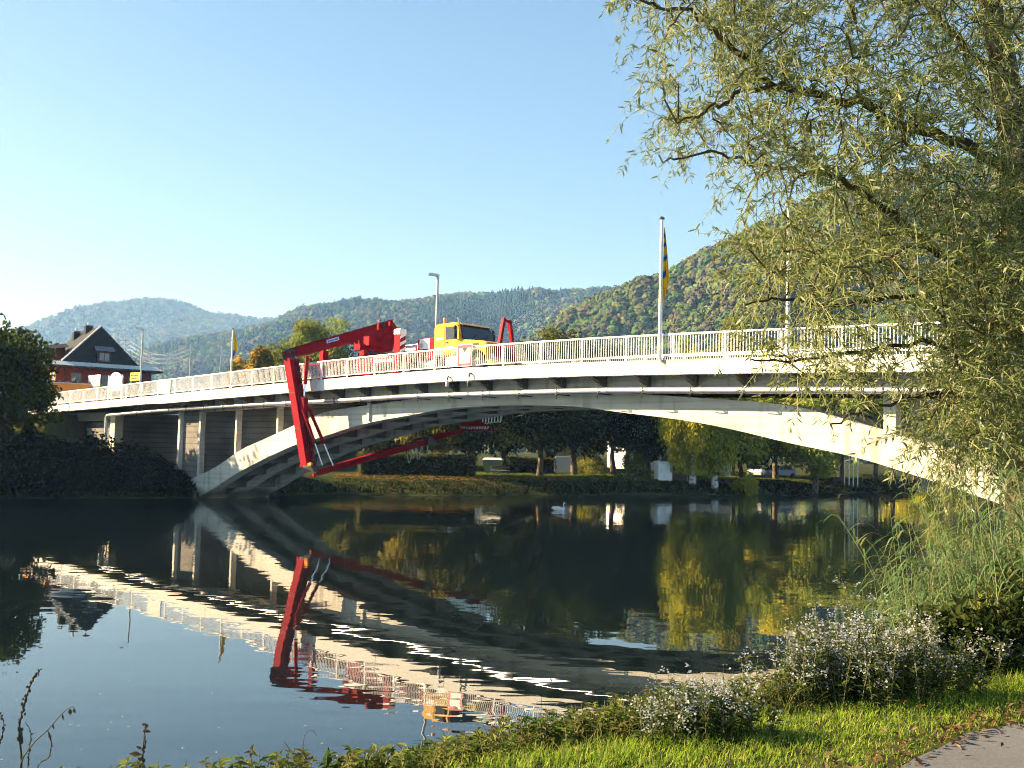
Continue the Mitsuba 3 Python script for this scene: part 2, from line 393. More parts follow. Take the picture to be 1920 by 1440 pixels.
AUTUMN = np.array([(0.046, 0.090, 0.024), (0.062, 0.108, 0.028), (0.086, 0.118, 0.032), (0.090, 0.094, 0.038), (0.088, 0.078, 0.046), (0.036, 0.068, 0.028), (0.115, 0.115, 0.038)])
def hill(name, label, flabel, ridge, front, width, back, n_trees, size, seed, base, mixw, con_fn, pw=1.0, vmin=0.2, cards=22):
    """ridge: world points; front: horizontal direction of the slope that faces the valley."""
    rng = np.random.default_rng(seed)
    R = np.array(ridge)
    t = np.linspace(0, len(R) - 1, 140)
    cum = np.arange(len(R))
    RR = np.stack([PchipInterpolator(cum, R[:, k])(t) for k in range(3)], 1)
    fr = np.array([*front, 0.0]); fr /= np.linalg.norm(fr)
    vs = np.concatenate([np.linspace(0, 1, 40), np.linspace(1.05, 1.8, 12)])
    def surf(tt, v):
        p = np.stack([np.interp(tt, np.arange(len(RR)), RR[:, k]) for k in range(3)], -1)
        w = np.where(v <= 1, (1 - v) * width, -(v - 1) * back)
        h = np.where(v <= 1, np.sin(np.clip(v, 0, 1) * np.pi / 2) ** pw, np.cos((v - 1) / 0.8 * np.pi / 2))
        q = p + fr * w[..., None]
        nz = meshkit.fbm(np.stack([q[..., 0], q[..., 1], q[..., 0] * 0], -1) / (width * 0.28), 4, seed) - 0.5
        edge_ = np.clip(4 * v * np.clip(1.0 - v, 0, 1), 0, 1)
        q[..., 2] = p[..., 2] * h * (1 + 0.28 * nz * edge_) - 1.0
        q[..., :2] += (fr[:2] * (width * 0.35) * (nz * edge_)[..., None])
        return q
    tg, vg = np.meshgrid(np.arange(140.0), vs)
    G = surf(tg.ravel(), vg.ravel())
    a, b = np.meshgrid(np.arange(139), np.arange(len(vs) - 1))
    q = np.stack([b * 140 + a, b * 140 + a + 1, (b + 1) * 140 + a + 1, (b + 1) * 140 + a], -1).reshape(-1, 4)
    single(name, (G, q), 'hill_soil', label, None, kind='structure', smooth=True)
    tt, vv = rng.uniform(0, 139, n_trees), np.clip(rng.uniform(vmin, 1.10, n_trees), 0, 1.06)
    P = surf(tt, vv)
    pick = meshkit.fbm(P / (width * 0.20), 3, seed + 3)
    pick = np.clip((pick - 0.5) * 1.7 + 0.5, 0, 0.999)
    isc = con_fn(P, tt / 139, vv, meshkit.fbm(P / (width * 0.22), 3, seed + 8))
    con = conifer_form()
    sz = size * rng.uniform(0.6, 1.25, n_trees)
    w = np.clip(pick + rng.normal(0, 0.07, n_trees), 0, 0.999)
    tone = AUTUMN[np.array(mixw)[(w * len(mixw)).astype(int)]] * rng.uniform(0.85, 1.2, (n_trees, 1))
    # broad-leaved crowns: leaf cards over a lumpy dome
    di = np.repeat(np.nonzero(~isc)[0], cards)
    nd = len(di)
    u = rand_unit(rng, nd); u[:, 2] = np.where(u[:, 2] < -0.35, -u[:, 2], u[:, 2])
    u = u * (0.78 + 0.5 * (meshkit.noise(u * 1.9 + di[:, None] * 3.7, seed) - 0.4))[:, None] * rng.uniform(0.7, 1.0, (nd, 1)) ** 0.5
    Pc = P[di] + u * sz[di][:, None] * [1, 1, 0.95] + np.c_[np.zeros((nd, 2)), sz[di] * 0.35]
    Nn = u + rand_unit(rng, nd) * 0.55
    A = np.cross(Nn, rand_unit(rng, nd))
    Lc = sz[di] * rng.uniform(0.5, 0.85, nd)
    A /= np.linalg.norm(A, axis=1, keepdims=True)
    v, f = leaf_mesh(Pc - A * Lc[:, None] / 2, A, Nn, Lc, Lc * 0.8, 0.2, 0.1)
    nrm = [np.repeat(u / np.linalg.norm(u, axis=1, keepdims=True) + 0.25 * rand_unit(rng, nd) + [0, 0, 0.15], 4, 0)]
    out = [(v, f, np.repeat(tone[di] * rng.uniform(0.85, 1.15, (nd, 1)), 4, 0))]
    for i in np.nonzero(isc)[0]:
        v = con[0] * sz[i] * rng.uniform(0.8, 1.15) * [0.85, 0.85, 0.72]
        out.append((v + P[i] + [0, 0, sz[i] * 0.35], con[1], cols(np.array((0.026, 0.052, 0.028)) * rng.uniform(0.8, 1.5), len(v))))
        nrm.append(con[0] * [1, 1, 0] + [0, 0, 0.25])
    v, f, c = merge(out)
    nrm = np.vstack(nrm); nrm /= np.linalg.norm(nrm, axis=1, keepdims=True) + 1e-9
    k = pkey(name.replace('hill', 'forest'))   # normals follow each crown's dome, so that a crown is shaded as one rounded mass
    scene[k] = {'type': 'ply', 'filename': meshkit.write_ply((v, f), False, None, c, normals=nrm), 'face_normals': False, 'bsdf': {'type': 'ref', 'id': 'vdiff'}}
    labels[k] = {'label': flabel, 'category': 'forest', 'kind': 'stuff'}

mat('hill_soil', (0.04, 0.04, 0.018), 0.95, spec=0.1)
def pts(lst, D):
    return [at(x, y, D if np.isscalar(D) else D[k]) for k, (x, y) in enumerate(lst)]
far_pts = [(-420, 690), (-200, 655), (-60, 635), (40, 620), (100, 596), (180, 576), (250, 565), (300, 561), (345, 566), (372, 577), (400, 588), (440, 592), (480, 597), (530, 598), (620, 604), (760, 620), (900, 650)]
hill('far_hill', 'hazy blue wooded hill at the far left of the valley', 'hazy woodland covering the farthest hill on the left', pts([(x, y + 10) for x, y in far_pts], 3300), (0.15, -1), 930, 900, 5200, 13.5, 11, None,
     [5, 0, 3, 4, 3, 2, 3, 4], lambda P, t, v, n: (n > 0.70) & (v < 0.85), 1.7)
mid_pts = [(300, 665), (400, 632), (480, 614), (530, 603), (585, 579), (640, 573), (700, 568), (760, 565), (800, 561), (840, 556), (872, 553), (920, 558), (960, 553), (1000, 550), (1060, 546), (1120, 543), (1200, 538), (1320, 530), (1500, 530)]
hill('mid_hill', 'long wooded ridge behind the bridge and the crane truck', 'mixed woodland with dark conifers covering the long middle ridge', pts([(x, y + 9) for x, y in mid_pts], 1900), (0.0, -1), 700, 640, 6500, 8.6, 12, None,
     [0, 5, 3, 0, 4, 2, 1, 3], lambda P, t, v, n: ((n > 0.62) & (v < 0.9)) | ((t > 0.45) & (t < 0.72) & (n > 0.42) & (v > 0.25)), 1.7)
near_pts = [(880, 700), (960, 660), (1020, 615), (1080, 580), (1120, 566), (1160, 552), (1200, 538), (1240, 528), (1280, 502), (1340, 468), (1400, 436), (1450, 412), (1520, 376), (1600, 350), (1700, 335), (1800, 325), (2000, 315), (2300, 330), (2700, 360)]
near_D = np.linspace(900, 640, len(near_pts))
hill('steep_hill', 'steep wooded hillside rising on the right behind the willow', 'autumn coloured woodland covering the steep hillside on the right', [at(x, y + 14, D) for (x, y), D in zip(near_pts, near_D)], (-0.12, -1), 340, 320, 7500, 5.0, 13, None,
     [1, 0, 2, 3, 1, 4, 2, 6, 0, 3], lambda P, t, v, n: n > 0.66, 2.1, 0.08, 40)

# the air over the valley
scene['haze'] = {'type': 'cube', 'to_world': T4().translate([0, 2200, 248]).scale([5200, 3000, 252]), 'bsdf': {'type': 'null'}, 'interior': {'type': 'ref', 'id': 'haze_air'}}
labels['haze'] = {'label': 'thin blue morning haze filling the valley', 'kind': 'stuff'}

# ------------------------------------------------------------------ the arch bridge (all in the bridge's frame)
S0 = -36.0
_ds = [0, 4, 7.5, 10.5, 13, 15.5, 18.2, 20.9, 22, 25.5, 28, 30.2, 33]
_zi = [6.09, 6.0, 5.64, 5.32, 4.92, 4.41, 3.92, 3.2, 2.88, 1.75, 0.77, 0.0, -1.2]
_dx = [0, 6, 12, 15.2, 17.0, 18.6, 22.8, 24.0, 28.1, 32.3, 34.5]
_ze = [6.75, 6.6, 6.2, 5.92, 5.56, 5.10, 3.98, 3.68, 2.15, 0.95, 0.0]
ZI = PchipInterpolator(_ds, _zi); ZE = PchipInterpolator(_dx, _ze)
zi = lambda s: float(ZI(abs(s - S0)))
ze = lambda s: float(ZE(min(abs(s - S0), 34.5)))
def zbot(s):  # underside of the edge beam
    return float(ZT(s)) - (0.62 if s > -70 else 0.55)
bridge = thing('arch_bridge', 'long pale concrete arch bridge spanning the river', 'bridge')
E_ARCH = 1.45

# edge beam in cast lengths, with open joints; two drip stains come from the material
sj = [-112, -98.5, -84.6, -73.4, -62, -50.4, -44.1, -38.6, -32.0, -25.4, -18.8, -12.2, -5.6, 1, 10, 22]
def strip(s0, s1, e0, e1, lo, hi, n=6):
    v, f = [], []
    ss = np.linspace(s0, s1, n)
    for s in ss:
        v += [(s, e0, lo(s)), (s, e0, hi(s)), (s, e1, hi(s)), (s, e1, lo(s))]
    for k in range(n - 1):
        o = 4 * k
        for a in range(4):
            b = (a + 1) % 4
            f.append((o + a, o + b, o + 4 + b, o + 4 + a))
    f += [(0, 3, 2, 1), (4 * n - 4, 4 * n - 3, 4 * n - 2, 4 * n - 1)]
    f = np.array(f)
    tri = np.vstack([f[:, [0, 2, 1]], f[:, [0, 3, 2]]])
    return trimesh.Trimesh(np.array(v, float), tri, process=False)
for a, b in zip(sj[:-1], sj[1:]):
    part(bridge, 'edge_beam', strip(a + 0.02, b - 0.02, 0.0, 0.42, zbot, lambda s: float(ZT(s))), 'fascia_concrete', to_world=BRIDGE)
part(bridge, 'far_edge_beam', strip(-112, 22, DECK_W - 0.42, DECK_W, zbot, lambda s: float(ZT(s)), 60), 'fascia_concrete', to_world=BRIDGE)
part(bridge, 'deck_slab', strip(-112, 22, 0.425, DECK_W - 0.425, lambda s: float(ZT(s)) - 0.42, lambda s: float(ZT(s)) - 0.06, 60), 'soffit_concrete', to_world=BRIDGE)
part(bridge, 'road_surface', strip(-112, 22, 1.9, DECK_W - 1.9, lambda s: float(ZT(s)) - 0.056, lambda s: float(ZT(s)) - 0.03, 60), 'asphalt', to_world=BRIDGE)
# longitudinal girders over the ribs, and the brackets that carry the walkway
ribs = [(E_ARCH, E_ARCH + 0.7), (3.8, 4.5), (DECK_W - E_ARCH - 0.7, DECK_W - E_ARCH)]
for (a, b) in ribs:
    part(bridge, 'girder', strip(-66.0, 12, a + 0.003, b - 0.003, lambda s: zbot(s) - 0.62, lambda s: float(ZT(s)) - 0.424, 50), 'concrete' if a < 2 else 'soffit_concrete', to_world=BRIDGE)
for k, s in enumerate(np.arange(-64.5, 10, 2.48)):
    zt = float(ZT(s)) - 0.424
    prof = np.array([(0.425, zt), (0.425, zt - 0.22), (E_ARCH - 0.002, zt - 0.62), (E_ARCH - 0.002, zt)])
    p3 = [(s + d, e, z) for d in (-0.12, 0.12) for e, z in prof]
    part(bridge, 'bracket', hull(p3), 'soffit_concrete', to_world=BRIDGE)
# arch ribs
def rib_mesh(e0, e1):
    ss = np.concatenate([np.linspace(-68.6, -48, 36), np.linspace(-47.5, -24.5, 24), np.linspace(-24, -3.4, 36)])
    hi = lambda s: min(ze(s), zbot(s) - 0.05)
    v, f = [], []
    for s in ss:
        lo_, hi_ = min(zi(s), hi(s) - 0.02), hi(s)
        v += [(s, e0, lo_), (s, e0, hi_), (s, e1, hi_), (s, e1, lo_)]
    for k in range(len(ss) - 1):
        o = 4 * k
        for a in range(4):
            b = (a + 1) % 4
            f.append((o + a, o + b, o + 4 + b, o + 4 + a))
    f = np.array(f)
    return trimesh.Trimesh(np.array(v, float), np.vstack([f[:, [0, 2, 1]], f[:, [0, 3, 2]]]), process=False)
for k, (a, b) in enumerate(ribs):
    part(bridge, 'arch_rib', rib_mesh(a - (0.06 if k == 0 else 0), b), 'concrete', to_world=BRIDGE, smooth=25)
# cross beams between the ribs and the thin vault slab above: the coffers seen from below
for s in np.arange(S0 - 27.9, S0 + 28.2, 2.48):
    z0 = zi(s)
    for (a, b) in ((ribs[0][1], ribs[1][0]), (ribs[1][1], ribs[2][0])):
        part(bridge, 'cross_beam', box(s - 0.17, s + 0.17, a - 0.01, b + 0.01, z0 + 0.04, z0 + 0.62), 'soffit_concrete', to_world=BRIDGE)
def vault(s0, s1, e0, e1):
    return strip(s0, s1, e0, e1, lambda s: zi(s) + 0.55, lambda s: zi(s) + 0.60, 40)
for (a, b) in ((ribs[0][1], ribs[1][0]), (ribs[1][1], ribs[2][0])):
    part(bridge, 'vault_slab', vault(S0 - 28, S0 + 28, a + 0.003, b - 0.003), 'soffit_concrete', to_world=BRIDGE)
# slender columns over the haunches, left and right, on every rib
for s, w in ((-66.25, 0.26), (-61.45, 0.24), (-56.5, 0.24), (-16.35, 0.5), (-10.6, 0.24), (-5.6, 0.26)):
    for k, (a, b) in enumerate(ribs):
        zc0 = ze(s) - 0.35
        zc1 = zbot(s) - 0.6
        if zc1 > zc0 + 0.3:
            part(bridge, 'column', cbox(s - w / 2, s + w / 2, a + 0.01 - (0.05 if k == 0 else 0), a + 0.36, zc0, zc1, 0.02), 'concrete', to_world=BRIDGE)
# pilaster on the rib where the girder meets the arch
for s in (-47.0,):
    part(bridge, 'pilaster', cbox(s - 0.12, s + 0.12, E_ARCH - 0.2, E_ARCH - 0.062, zi(s) + 0.12, zbot(s) - 0.5, 0.02), 'concrete', to_world=BRIDGE)
# the solid wall behind the left columns
def sp_wall():
    v, f = [], []
    ss = np.linspace(-68.2, -51.5, 16)
    for s in ss:
        zl = min(zi(s) + 0.3, zbot(s) - 0.7)
        v += [(s, 3.68, zl), (s, 3.68, float(ZT(s)) - 0.43), (s, 3.78, float(ZT(s)) - 0.43), (s, 3.78, zl)]
    for k in range(len(ss) - 1):
        o = 4 * k
        for a in range(4):
            b = (a + 1) % 4
            f.append((o + a, o + b, o + 4 + b, o + 4 + a))
    f = np.array(f)
    return trimesh.Trimesh(np.array(v, float), np.vstack([f[:, [0, 2, 1]], f[:, [0, 3, 2]]]), process=False)
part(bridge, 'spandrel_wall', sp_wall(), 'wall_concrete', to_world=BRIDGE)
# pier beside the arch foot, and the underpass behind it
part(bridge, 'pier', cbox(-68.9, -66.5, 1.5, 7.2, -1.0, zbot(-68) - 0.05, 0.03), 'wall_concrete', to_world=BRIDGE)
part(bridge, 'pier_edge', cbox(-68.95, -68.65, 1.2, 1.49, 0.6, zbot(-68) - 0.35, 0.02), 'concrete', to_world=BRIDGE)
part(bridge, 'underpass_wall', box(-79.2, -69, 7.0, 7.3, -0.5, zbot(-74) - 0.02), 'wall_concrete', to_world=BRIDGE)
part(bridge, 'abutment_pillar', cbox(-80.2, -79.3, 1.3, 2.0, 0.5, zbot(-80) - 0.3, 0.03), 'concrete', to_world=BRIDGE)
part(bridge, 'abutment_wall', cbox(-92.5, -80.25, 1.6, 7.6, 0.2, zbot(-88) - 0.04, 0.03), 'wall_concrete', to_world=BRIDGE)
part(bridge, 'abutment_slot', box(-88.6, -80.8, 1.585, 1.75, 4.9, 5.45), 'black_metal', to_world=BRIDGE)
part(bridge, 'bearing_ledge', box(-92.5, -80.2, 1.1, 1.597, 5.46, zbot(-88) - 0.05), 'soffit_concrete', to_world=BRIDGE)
part(bridge, 'wing_wall', cbox(-96.5, -92.6, 0.7, 1.5, 0.8, zbot(-95) - 0.05, 0.03), 'white_plaster', to_world=BRIDGE)
part(bridge, 'springing_block', cbox(-70.5, -66.2, 1.2, 7.3, -1.4, 0.75, 0.1), 'concrete', to_world=BRIDGE)
part(bridge, 'springing_block', cbox(-5.8, -1.5, 1.2, 7.3, -1.4, 0.75, 0.1), 'concrete', to_world=BRIDGE)
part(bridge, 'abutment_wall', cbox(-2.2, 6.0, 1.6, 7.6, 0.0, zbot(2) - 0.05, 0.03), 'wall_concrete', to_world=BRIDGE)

# ------------------------------------------------------------------ railings
def railing(name, e, label, group, full):
    r = thing(name, label, 'railing', group)
    POST = 2.5
    posts = -85.05 + POST * np.arange(-9, 42)
    zt = lambda s: float(ZT(s))
    for s in posts:
        part(r, 'post', cbox(s - 0.045, s + 0.045, e - 0.035, e + 0.035, zt(s) - 0.02, zt(s) + 1.03, 0.008), 'white_paint', to_world=BRIDGE)
    for a, b in zip(posts[:-1], posts[1:]):
        part(r, 'top_rail', strip(a, b, e - 0.055, e + 0.055, lambda s: zt(s) + 1.03, lambda s: zt(s) + 1.105, 2), 'white_paint', to_world=BRIDGE)
        part(r, 'bottom_rail', strip(a + 0.05, b - 0.05, e - 0.025, e + 0.025, lambda s: zt(s) + 0.12, lambda s: zt(s) + 0.175, 2), 'white_paint', to_world=BRIDGE)
    bal = [(a + POST * (i + 1) / 18) for a in posts[:-1] for i in range(17)]
    bal.sort(key=lambda s: -s if full else 0)
    rest = []
    n = 0
    vis = [s for s in bal if -46 < s < -9.9] if full else []
    for s in bal:
        m = box(s - 0.011, s + 0.011, e - 0.016, e + 0.016, zt(s) + 0.178, zt(s) + 1.027)
        if s in vis and n < 290:
            part(r, 'baluster', m, 'white_paint', to_world=BRIDGE); n += 1
        else:
            rest.append(m)
    part(r, 'balusters', cat(rest), 'white_paint', to_world=BRIDGE, kind='stuff')
railing('bridge_railing', 0.10, 'white steel railing on the near edge of the bridge', None, True)
railing('bridge_railing', DECK_W - 0.10, 'white steel railing on the far edge of the bridge, behind the truck', None, False)

# ------------------------------------------------------------------ the pipe hung under the walkway
pipe = thing('water_pipe', 'silver insulated pipe running along under the bridge deck', 'pipe')
zp = PchipInterpolator([-79, -68.8, -57.8, -48.2, -41.3, -31.5, -21.8, -13.5, 0, 10], [5.88, 6.20, 6.40, 6.52, 6.64, 6.64, 6.46, 6.24, 5.9, 5.5])
EP = 0.62
cuts = [-79.0, -74, -69, -64, -59, -54, -49, -44, -39, -34, -29, -24, -19, -14, -9, -4, 2, 8]
for a, b in zip(cuts[:-1], cuts[1:]):
    ss = np.linspace(a + 0.01, b - 0.01, 8)
    part(pipe, 'pipe_section', tube([(s, EP, float(zp(s))) for s in ss], 0.135, 14), 'galvanised', smooth=40, to_world=BRIDGE)
    part(pipe, 'sleeve', tube([(b - 0.06, EP, float(zp(b))), (b + 0.06, EP, float(zp(b)))], 0.15, 14), 'galvanised', smooth=40, to_world=BRIDGE)
bend = [(-79.0, EP, 5.88), (-79.18, EP, 5.85), (-79.3, EP, 5.74), (-79.34, EP, 5.55)]
part(pipe, 'bend', tube(bend, 0.14, 14), 'galvanised', smooth=40, to_world=BRIDGE)
part(pipe, 'riser', tube([(-79.34, EP, 5.55), (-79.34, EP, 1.0)], 0.135, 14), 'galvanised', smooth=40, to_world=BRIDGE)
for s in np.arange(-76.5, 6, 2.48):
    z = float(zp(s))
    m = cat([beam((s, EP - 0.16, z - 0.15), (s, E_ARCH - 0.06, z - 0.15), 0.05, 0.05), beam((s, EP - 0.17, z - 0.17), (s, EP - 0.17, z + 0.2), 0.03, 0.03, (1, 0, 0)),
             beam((s, EP + 0.17, z - 0.17), (s, EP + 0.17, zbot(s) + 0.2), 0.03, 0.03, (1, 0, 0)), beam((s, EP - 0.17, z - 0.15), (s - 0.25, EP + 0.1, z - 0.33), 0.03, 0.03)])
    part(pipe, 'hanger', m, 'dark_metal', to_world=BRIDGE)

# ------------------------------------------------------------------ bridge inspection truck with its folded-under crane
def on_e(px, py, e):
    """(s, e, z) where the sight line through a pixel meets the upright plane e metres behind the bridge's near edge."""
    r = ray(px, py)
    P = EYE + r * (C0 + e) / (r[:2] @ M2)
    return np.array([P[:2] @ T2, e, P[2]])
truck = thing('inspection_truck', 'yellow bonneted truck on the bridge with a red inspection crane reaching under it', 'truck')
def tp(name, mesh, m, parent=None, **k):
    return part(parent or truck, name, mesh, m, to_world=BRIDGE, **k)
ZR = 7.86
def soft_prism(poly, e0, e1, c=0.05):
    p = sg.Polygon(poly)
    q = p.buffer(-c)
    a = prism(list(p.exterior.coords)[:-1], e0 + c, e1 - c)
    b = prism(list(q.exterior.coords)[:-1], e0, e1)
    return cat([a, b])
WH = (-38.42, ZR + 0.52)
arch = [(WH[0] + 0.64 * math.cos(a), WH[1] + 0.64 * math.sin(a)) for a in np.linspace(0.05, math.pi - 0.05, 12)]
side = [(-41.85, 8.82), (-41.85, 10.35), (-41.78, 10.47), (-41.6, 10.57), (-40.1, 10.60), (-39.9, 10.47), (-39.62, 9.64), (-38.1, 9.50), (-37.82, 9.42), (-37.72, 9.25), (-37.66, 8.42)] + arch + [(-39.15, 8.40), (-39.95, 8.40), (-40.0, 8.82)]
cab = tp('cab', soft_prism(side, 1.55, 4.0), 'yellow_paint', smooth=20)
def slab(p, nrm, d):
    p = np.array(p, float); return hull(np.vstack([p, p + np.array(nrm) * d]))
nw = np.array([0.949, 0, 0.32])
tp('windscreen', slab([(-39.875, 1.72, 10.42), (-39.875, 3.83, 10.42), (-39.64, 3.90, 9.72), (-39.64, 1.66, 9.72)], nw, 0.02), 'dark_glass', cab)
tp('windscreen_seal', slab([(-39.885, 1.66, 10.46), (-39.885, 3.89, 10.46), (-39.63, 3.95, 9.68), (-39.63, 1.61, 9.68)], nw, 0.008), 'black_rubber', cab)
tp('side_window', box(-40.82, -40.02, 1.538, 1.548, 9.74, 10.36), 'dark_glass', cab)
tp('side_window', box(-40.82, -40.02, 4.002, 4.012, 9.74, 10.36), 'dark_glass', cab)
tp('window_frame', cat([box(-40.87, -40.82, 1.535, 1.549, 9.69, 10.40), box(-40.02, -39.98, 1.535, 1.549, 9.69, 10.36), box(-40.87, -39.98, 1.534, 1.5485, 9.69, 9.735)]), 'black_rubber', cab)
tp('door_panel', box(-40.93, -39.9, 1.54, 1.5486, 8.95, 9.66), 'yellow_paint', cab)
tp('rear_side_panel', box(-41.55, -41.02, 1.543, 1.5488, 9.80, 10.36), 'yellow_paint', cab)
tp('door_handle', cbox(-40.85, -40.65, 1.50, 1.548, 9.5, 9.55, 0.01), 'black_metal', cab)
for a, b, z in ((-41.6, -41.05, 9.70), (-41.72, -40.95, 9.14), (-40.85, -40.2, 9.16)):
    tp('white_stripe', box(a, b, 1.532, 1.539, z, z + 0.14), 'sign_white', cab)
tp('bonnet_grille', box(-37.70, -37.655, 2.1, 3.45, 8.62, 9.2), 'black_metal', cab)
tp('bumper', cbox(-37.75, -37.42, 1.6, 3.95, 8.2, 8.5, 0.05), 'yellow_paint', cab)
for e in (1.9, 3.65):
    tp('headlight', cbox(-37.66, -37.62, e - 0.14, e + 0.14, 8.6, 8.82, 0.015), 'sign_white', cab)
tp('roof_visor', hull([(-39.92, 1.68, 10.52), (-39.92, 3.87, 10.52), (-39.72, 1.72, 10.45), (-39.72, 3.83, 10.45), (-39.92, 1.68, 10.57), (-39.92, 3.87, 10.57)]), 'yellow_paint', cab)
bc = tp('beacon_base', tube([(-41.25, 1.8, 10.56), (-41.25, 1.8, 10.74)], 0.07, 10), 'yellow_paint', cab)
tp('beacon', tube([(-41.25, 1.8, 10.74), (-41.25, 1.8, 10.86), (-41.25, 1.8, 10.92)], [0.1, 0.1, 0.06], 12), 'orange_light', cab, smooth=40)
tp('beacon', tube([(-40.3, 3.0, 10.58), (-40.3, 3.0, 10.66)], [0.06, 0.04], 10), 'orange_light', cab)
tp('antenna', tube([(-40.05, 1.7, 10.58), (-40.12, 1.7, 10.85)], 0.012, 5), 'pale_trim', cab)
for sg_, e in ((-1, 1.36), (1, 4.2)):
    tp('mirror', cbox(-39.98, -39.86, e - 0.1, e + 0.1, 9.72, 10.16, 0.03), 'black_rubber', cab)
    tp('mirror', cbox(-40.0, -39.88, e - 0.09, e + 0.09, 10.18, 10.36, 0.03), 'black_rubber', cab)
    tp('mirror_arm', cat([tube([(-39.93, e - sg_ * 0.0, 10.38), (-39.93, e - sg_ * 0.25, 10.44)], 0.018, 6), tube([(-39.93, e, 9.7), (-39.85, e - sg_ * 0.25, 9.62)], 0.018, 6), tube([(-39.93, e, 9.68), (-39.93, e, 10.4)], 0.016, 6)]), 'black_metal', cab)
for k, (x0, x1, z0, z1) in enumerate(((-40.955, -40.938, 8.95, 10.44), (-39.895, -39.878, 8.95, 9.66), (-40.95, -39.88, 8.93, 8.947), (-39.60, -37.85, 9.20, 9.214))):
    tp('panel_gap', box(x0, x1, 1.537, 1.5492, z0, z1), 'black_rubber', cab)
for e in (2.35, 3.2):
    tp('wiper', tube([(-39.60, e, 9.74), (-39.66, e + 0.35, 9.98)], 0.012, 5), 'black_rubber', cab)
tp('bonnet_vent', box(-38.9, -38.3, 1.535, 1.5488, 9.28, 9.38), 'black_metal', cab)
tp('exhaust_stack', tube([(-41.93, 3.7, 8.9), (-41.93, 3.7, 10.75)], 0.06, 8), 'dark_metal')
# chassis and wheels
tp('chassis', cat([box(-54.6, -37.9, 2.25, 2.4, 8.32, 8.62), box(-54.6, -37.9, 3.15, 3.3, 8.32, 8.62), box(-54.4, -54.2, 2.25, 3.3, 8.3, 8.6), box(-45, -44.8, 2.25, 3.3, 8.3, 8.6)]), 'dark_metal')
def wheel(s, e0, e1):
    w = tp('wheel', tube([(s, e0, ZR + 0.5), (s, e0 + 0.03, ZR + 0.5), (s, e1 - 0.03, ZR + 0.5), (s, e1, ZR + 0.5)], [0.46, 0.5, 0.5, 0.46], 24), 'black_rubber', smooth=40)
    e = e0 if e0 < 2.5 else e1
    d = -0.012 if e0 < 2.5 else 0.012
    tp('rim', tube([(s, e + d, ZR + 0.5), (s, e + d * 3, ZR + 0.5), (s, e + d * 5, ZR + 0.5)], [0.30, 0.27, 0.12], 18), 'dark_metal', w)
for s in (WH[0], -50.0, -51.35):
    wheel(s, 1.62, 1.98); wheel(s, 3.57, 3.93)
tp('step_box', cbox(-40.9, -40.1, 1.66, 1.9, 8.25, 8.78, 0.02), 'white_paint')
tp('fuel_tank', tube([(-41.9, 1.95, 8.4), (-43.2, 1.95, 8.4)], 0.3, 14), 'galvanised')
# body behind the cab
tp('tool_locker', cbox(-43.35, -41.98, 1.72, 3.9, 8.72, 9.88, 0.03), 'red_paint')
tp('locker_door', box(-43.18, -42.32, 1.70, 1.718, 9.3, 9.86), 'sign_white', label='white locker door with a grey round patch')
tp('locker_patch', tube([(-43.0, 1.694, 9.5), (-43.0, 1.699, 9.5)], 0.16, 14), 'lamp_grey')
tp('deck_platform', cbox(-54.8, -43.4, 1.62, 3.95, 8.80, 8.98, 0.03), 'red_paint')
tp('side_box', cbox(-51.2, -47.4, 1.60, 2.05, 8.02, 8.795, 0.03), 'red_paint')
tp('side_board', box(-47.2, -44.6, 1.60, 1.66, 8.62, 8.98), 'red_paint')
tp('side_lettering', cat([box(-47.05 + 0.2 * k, -46.9 + 0.2 * k, 1.585, 1.598, 8.72 , 8.88) for k in range(11)]), 'sign_white')
tp('side_lettering', cat([box(-49.0 + 0.16 * (k % 3), -48.88 + 0.16 * (k % 3), 1.585, 1.598, 8.6 - 0.17 * (k // 3), 8.7 - 0.17 * (k // 3)) for k in range(9)]), 'sign_white')
tp('control_box', cbox(-44.55, -43.45, 1.75, 2.5, 9.2, 9.48, 0.02), 'red_paint')
tp('control_box_plate', box(-44.45, -43.55, 1.735, 1.748, 9.28, 9.42), 'sign_white')
tp('rail_frame', cat([beam((-44.7, 1.8, 9.58), (-43.4, 1.8, 9.62), 0.05, 0.05), beam((-44.7, 1.8, 8.98), (-44.7, 1.8, 9.6), 0.05, 0.05, (1, 0, 0)), beam((-43.4, 1.8, 8.98), (-43.4, 1.8, 9.62), 0.05, 0.05, (1, 0, 0))]), 'white_paint')
tp('crate', cbox(-50.3, -49.2, 2.0, 2.7, 8.985, 9.12, 0.02), 'pale_trim')
tp('crate', cbox(-48.0, -46.2, 1.9, 2.3, 8.985, 9.1, 0.02), 'pale_trim')
# outrigger jacks
def jack(s0, s1, e, z1, cap):
    j = tp('outrigger_jack', cbox(s0, s1, e - 0.2, e + 0.2, ZR + 0.12, z1, 0.02), 'red_paint')
    tp('jack_foot', cbox(s0 - 0.12, s1 + 0.12, e - 0.28, e + 0.28, ZR, ZR + 0.118, 0.02), 'red_paint', j)
    if cap:
        tp('jack_cap', cbox(s0 - 0.03, s1 + 0.03, e - 0.23, e + 0.23, z1 - 0.02, z1 + 0.32, 0.05), 'sign_white', j)
        for k in range(3):
            z = z1 - 0.25 - 0.4 * k
            tp('warning_stripe', hull([(s1 + 0.003, e - 0.2, z), (s1 + 0.003, e + 0.2, z + 0.22), (s1 + 0.003, e + 0.2, z + 0.4), (s1 + 0.003, e - 0.2, z + 0.18), (s1 + 0.008, e - 0.2, z), (s1 + 0.008, e + 0.2, z + 0.22), (s1 + 0.008, e + 0.2, z + 0.4), (s1 + 0.008, e - 0.2, z + 0.18)]), 'sign_white', j)
    tp('jack_beam', beam(((s0 + s1) / 2, e, ZR + 0.85), ((s0 + s1) / 2, 2.4, ZR + 0.85), 0.3, 0.3), 'red_paint', j)
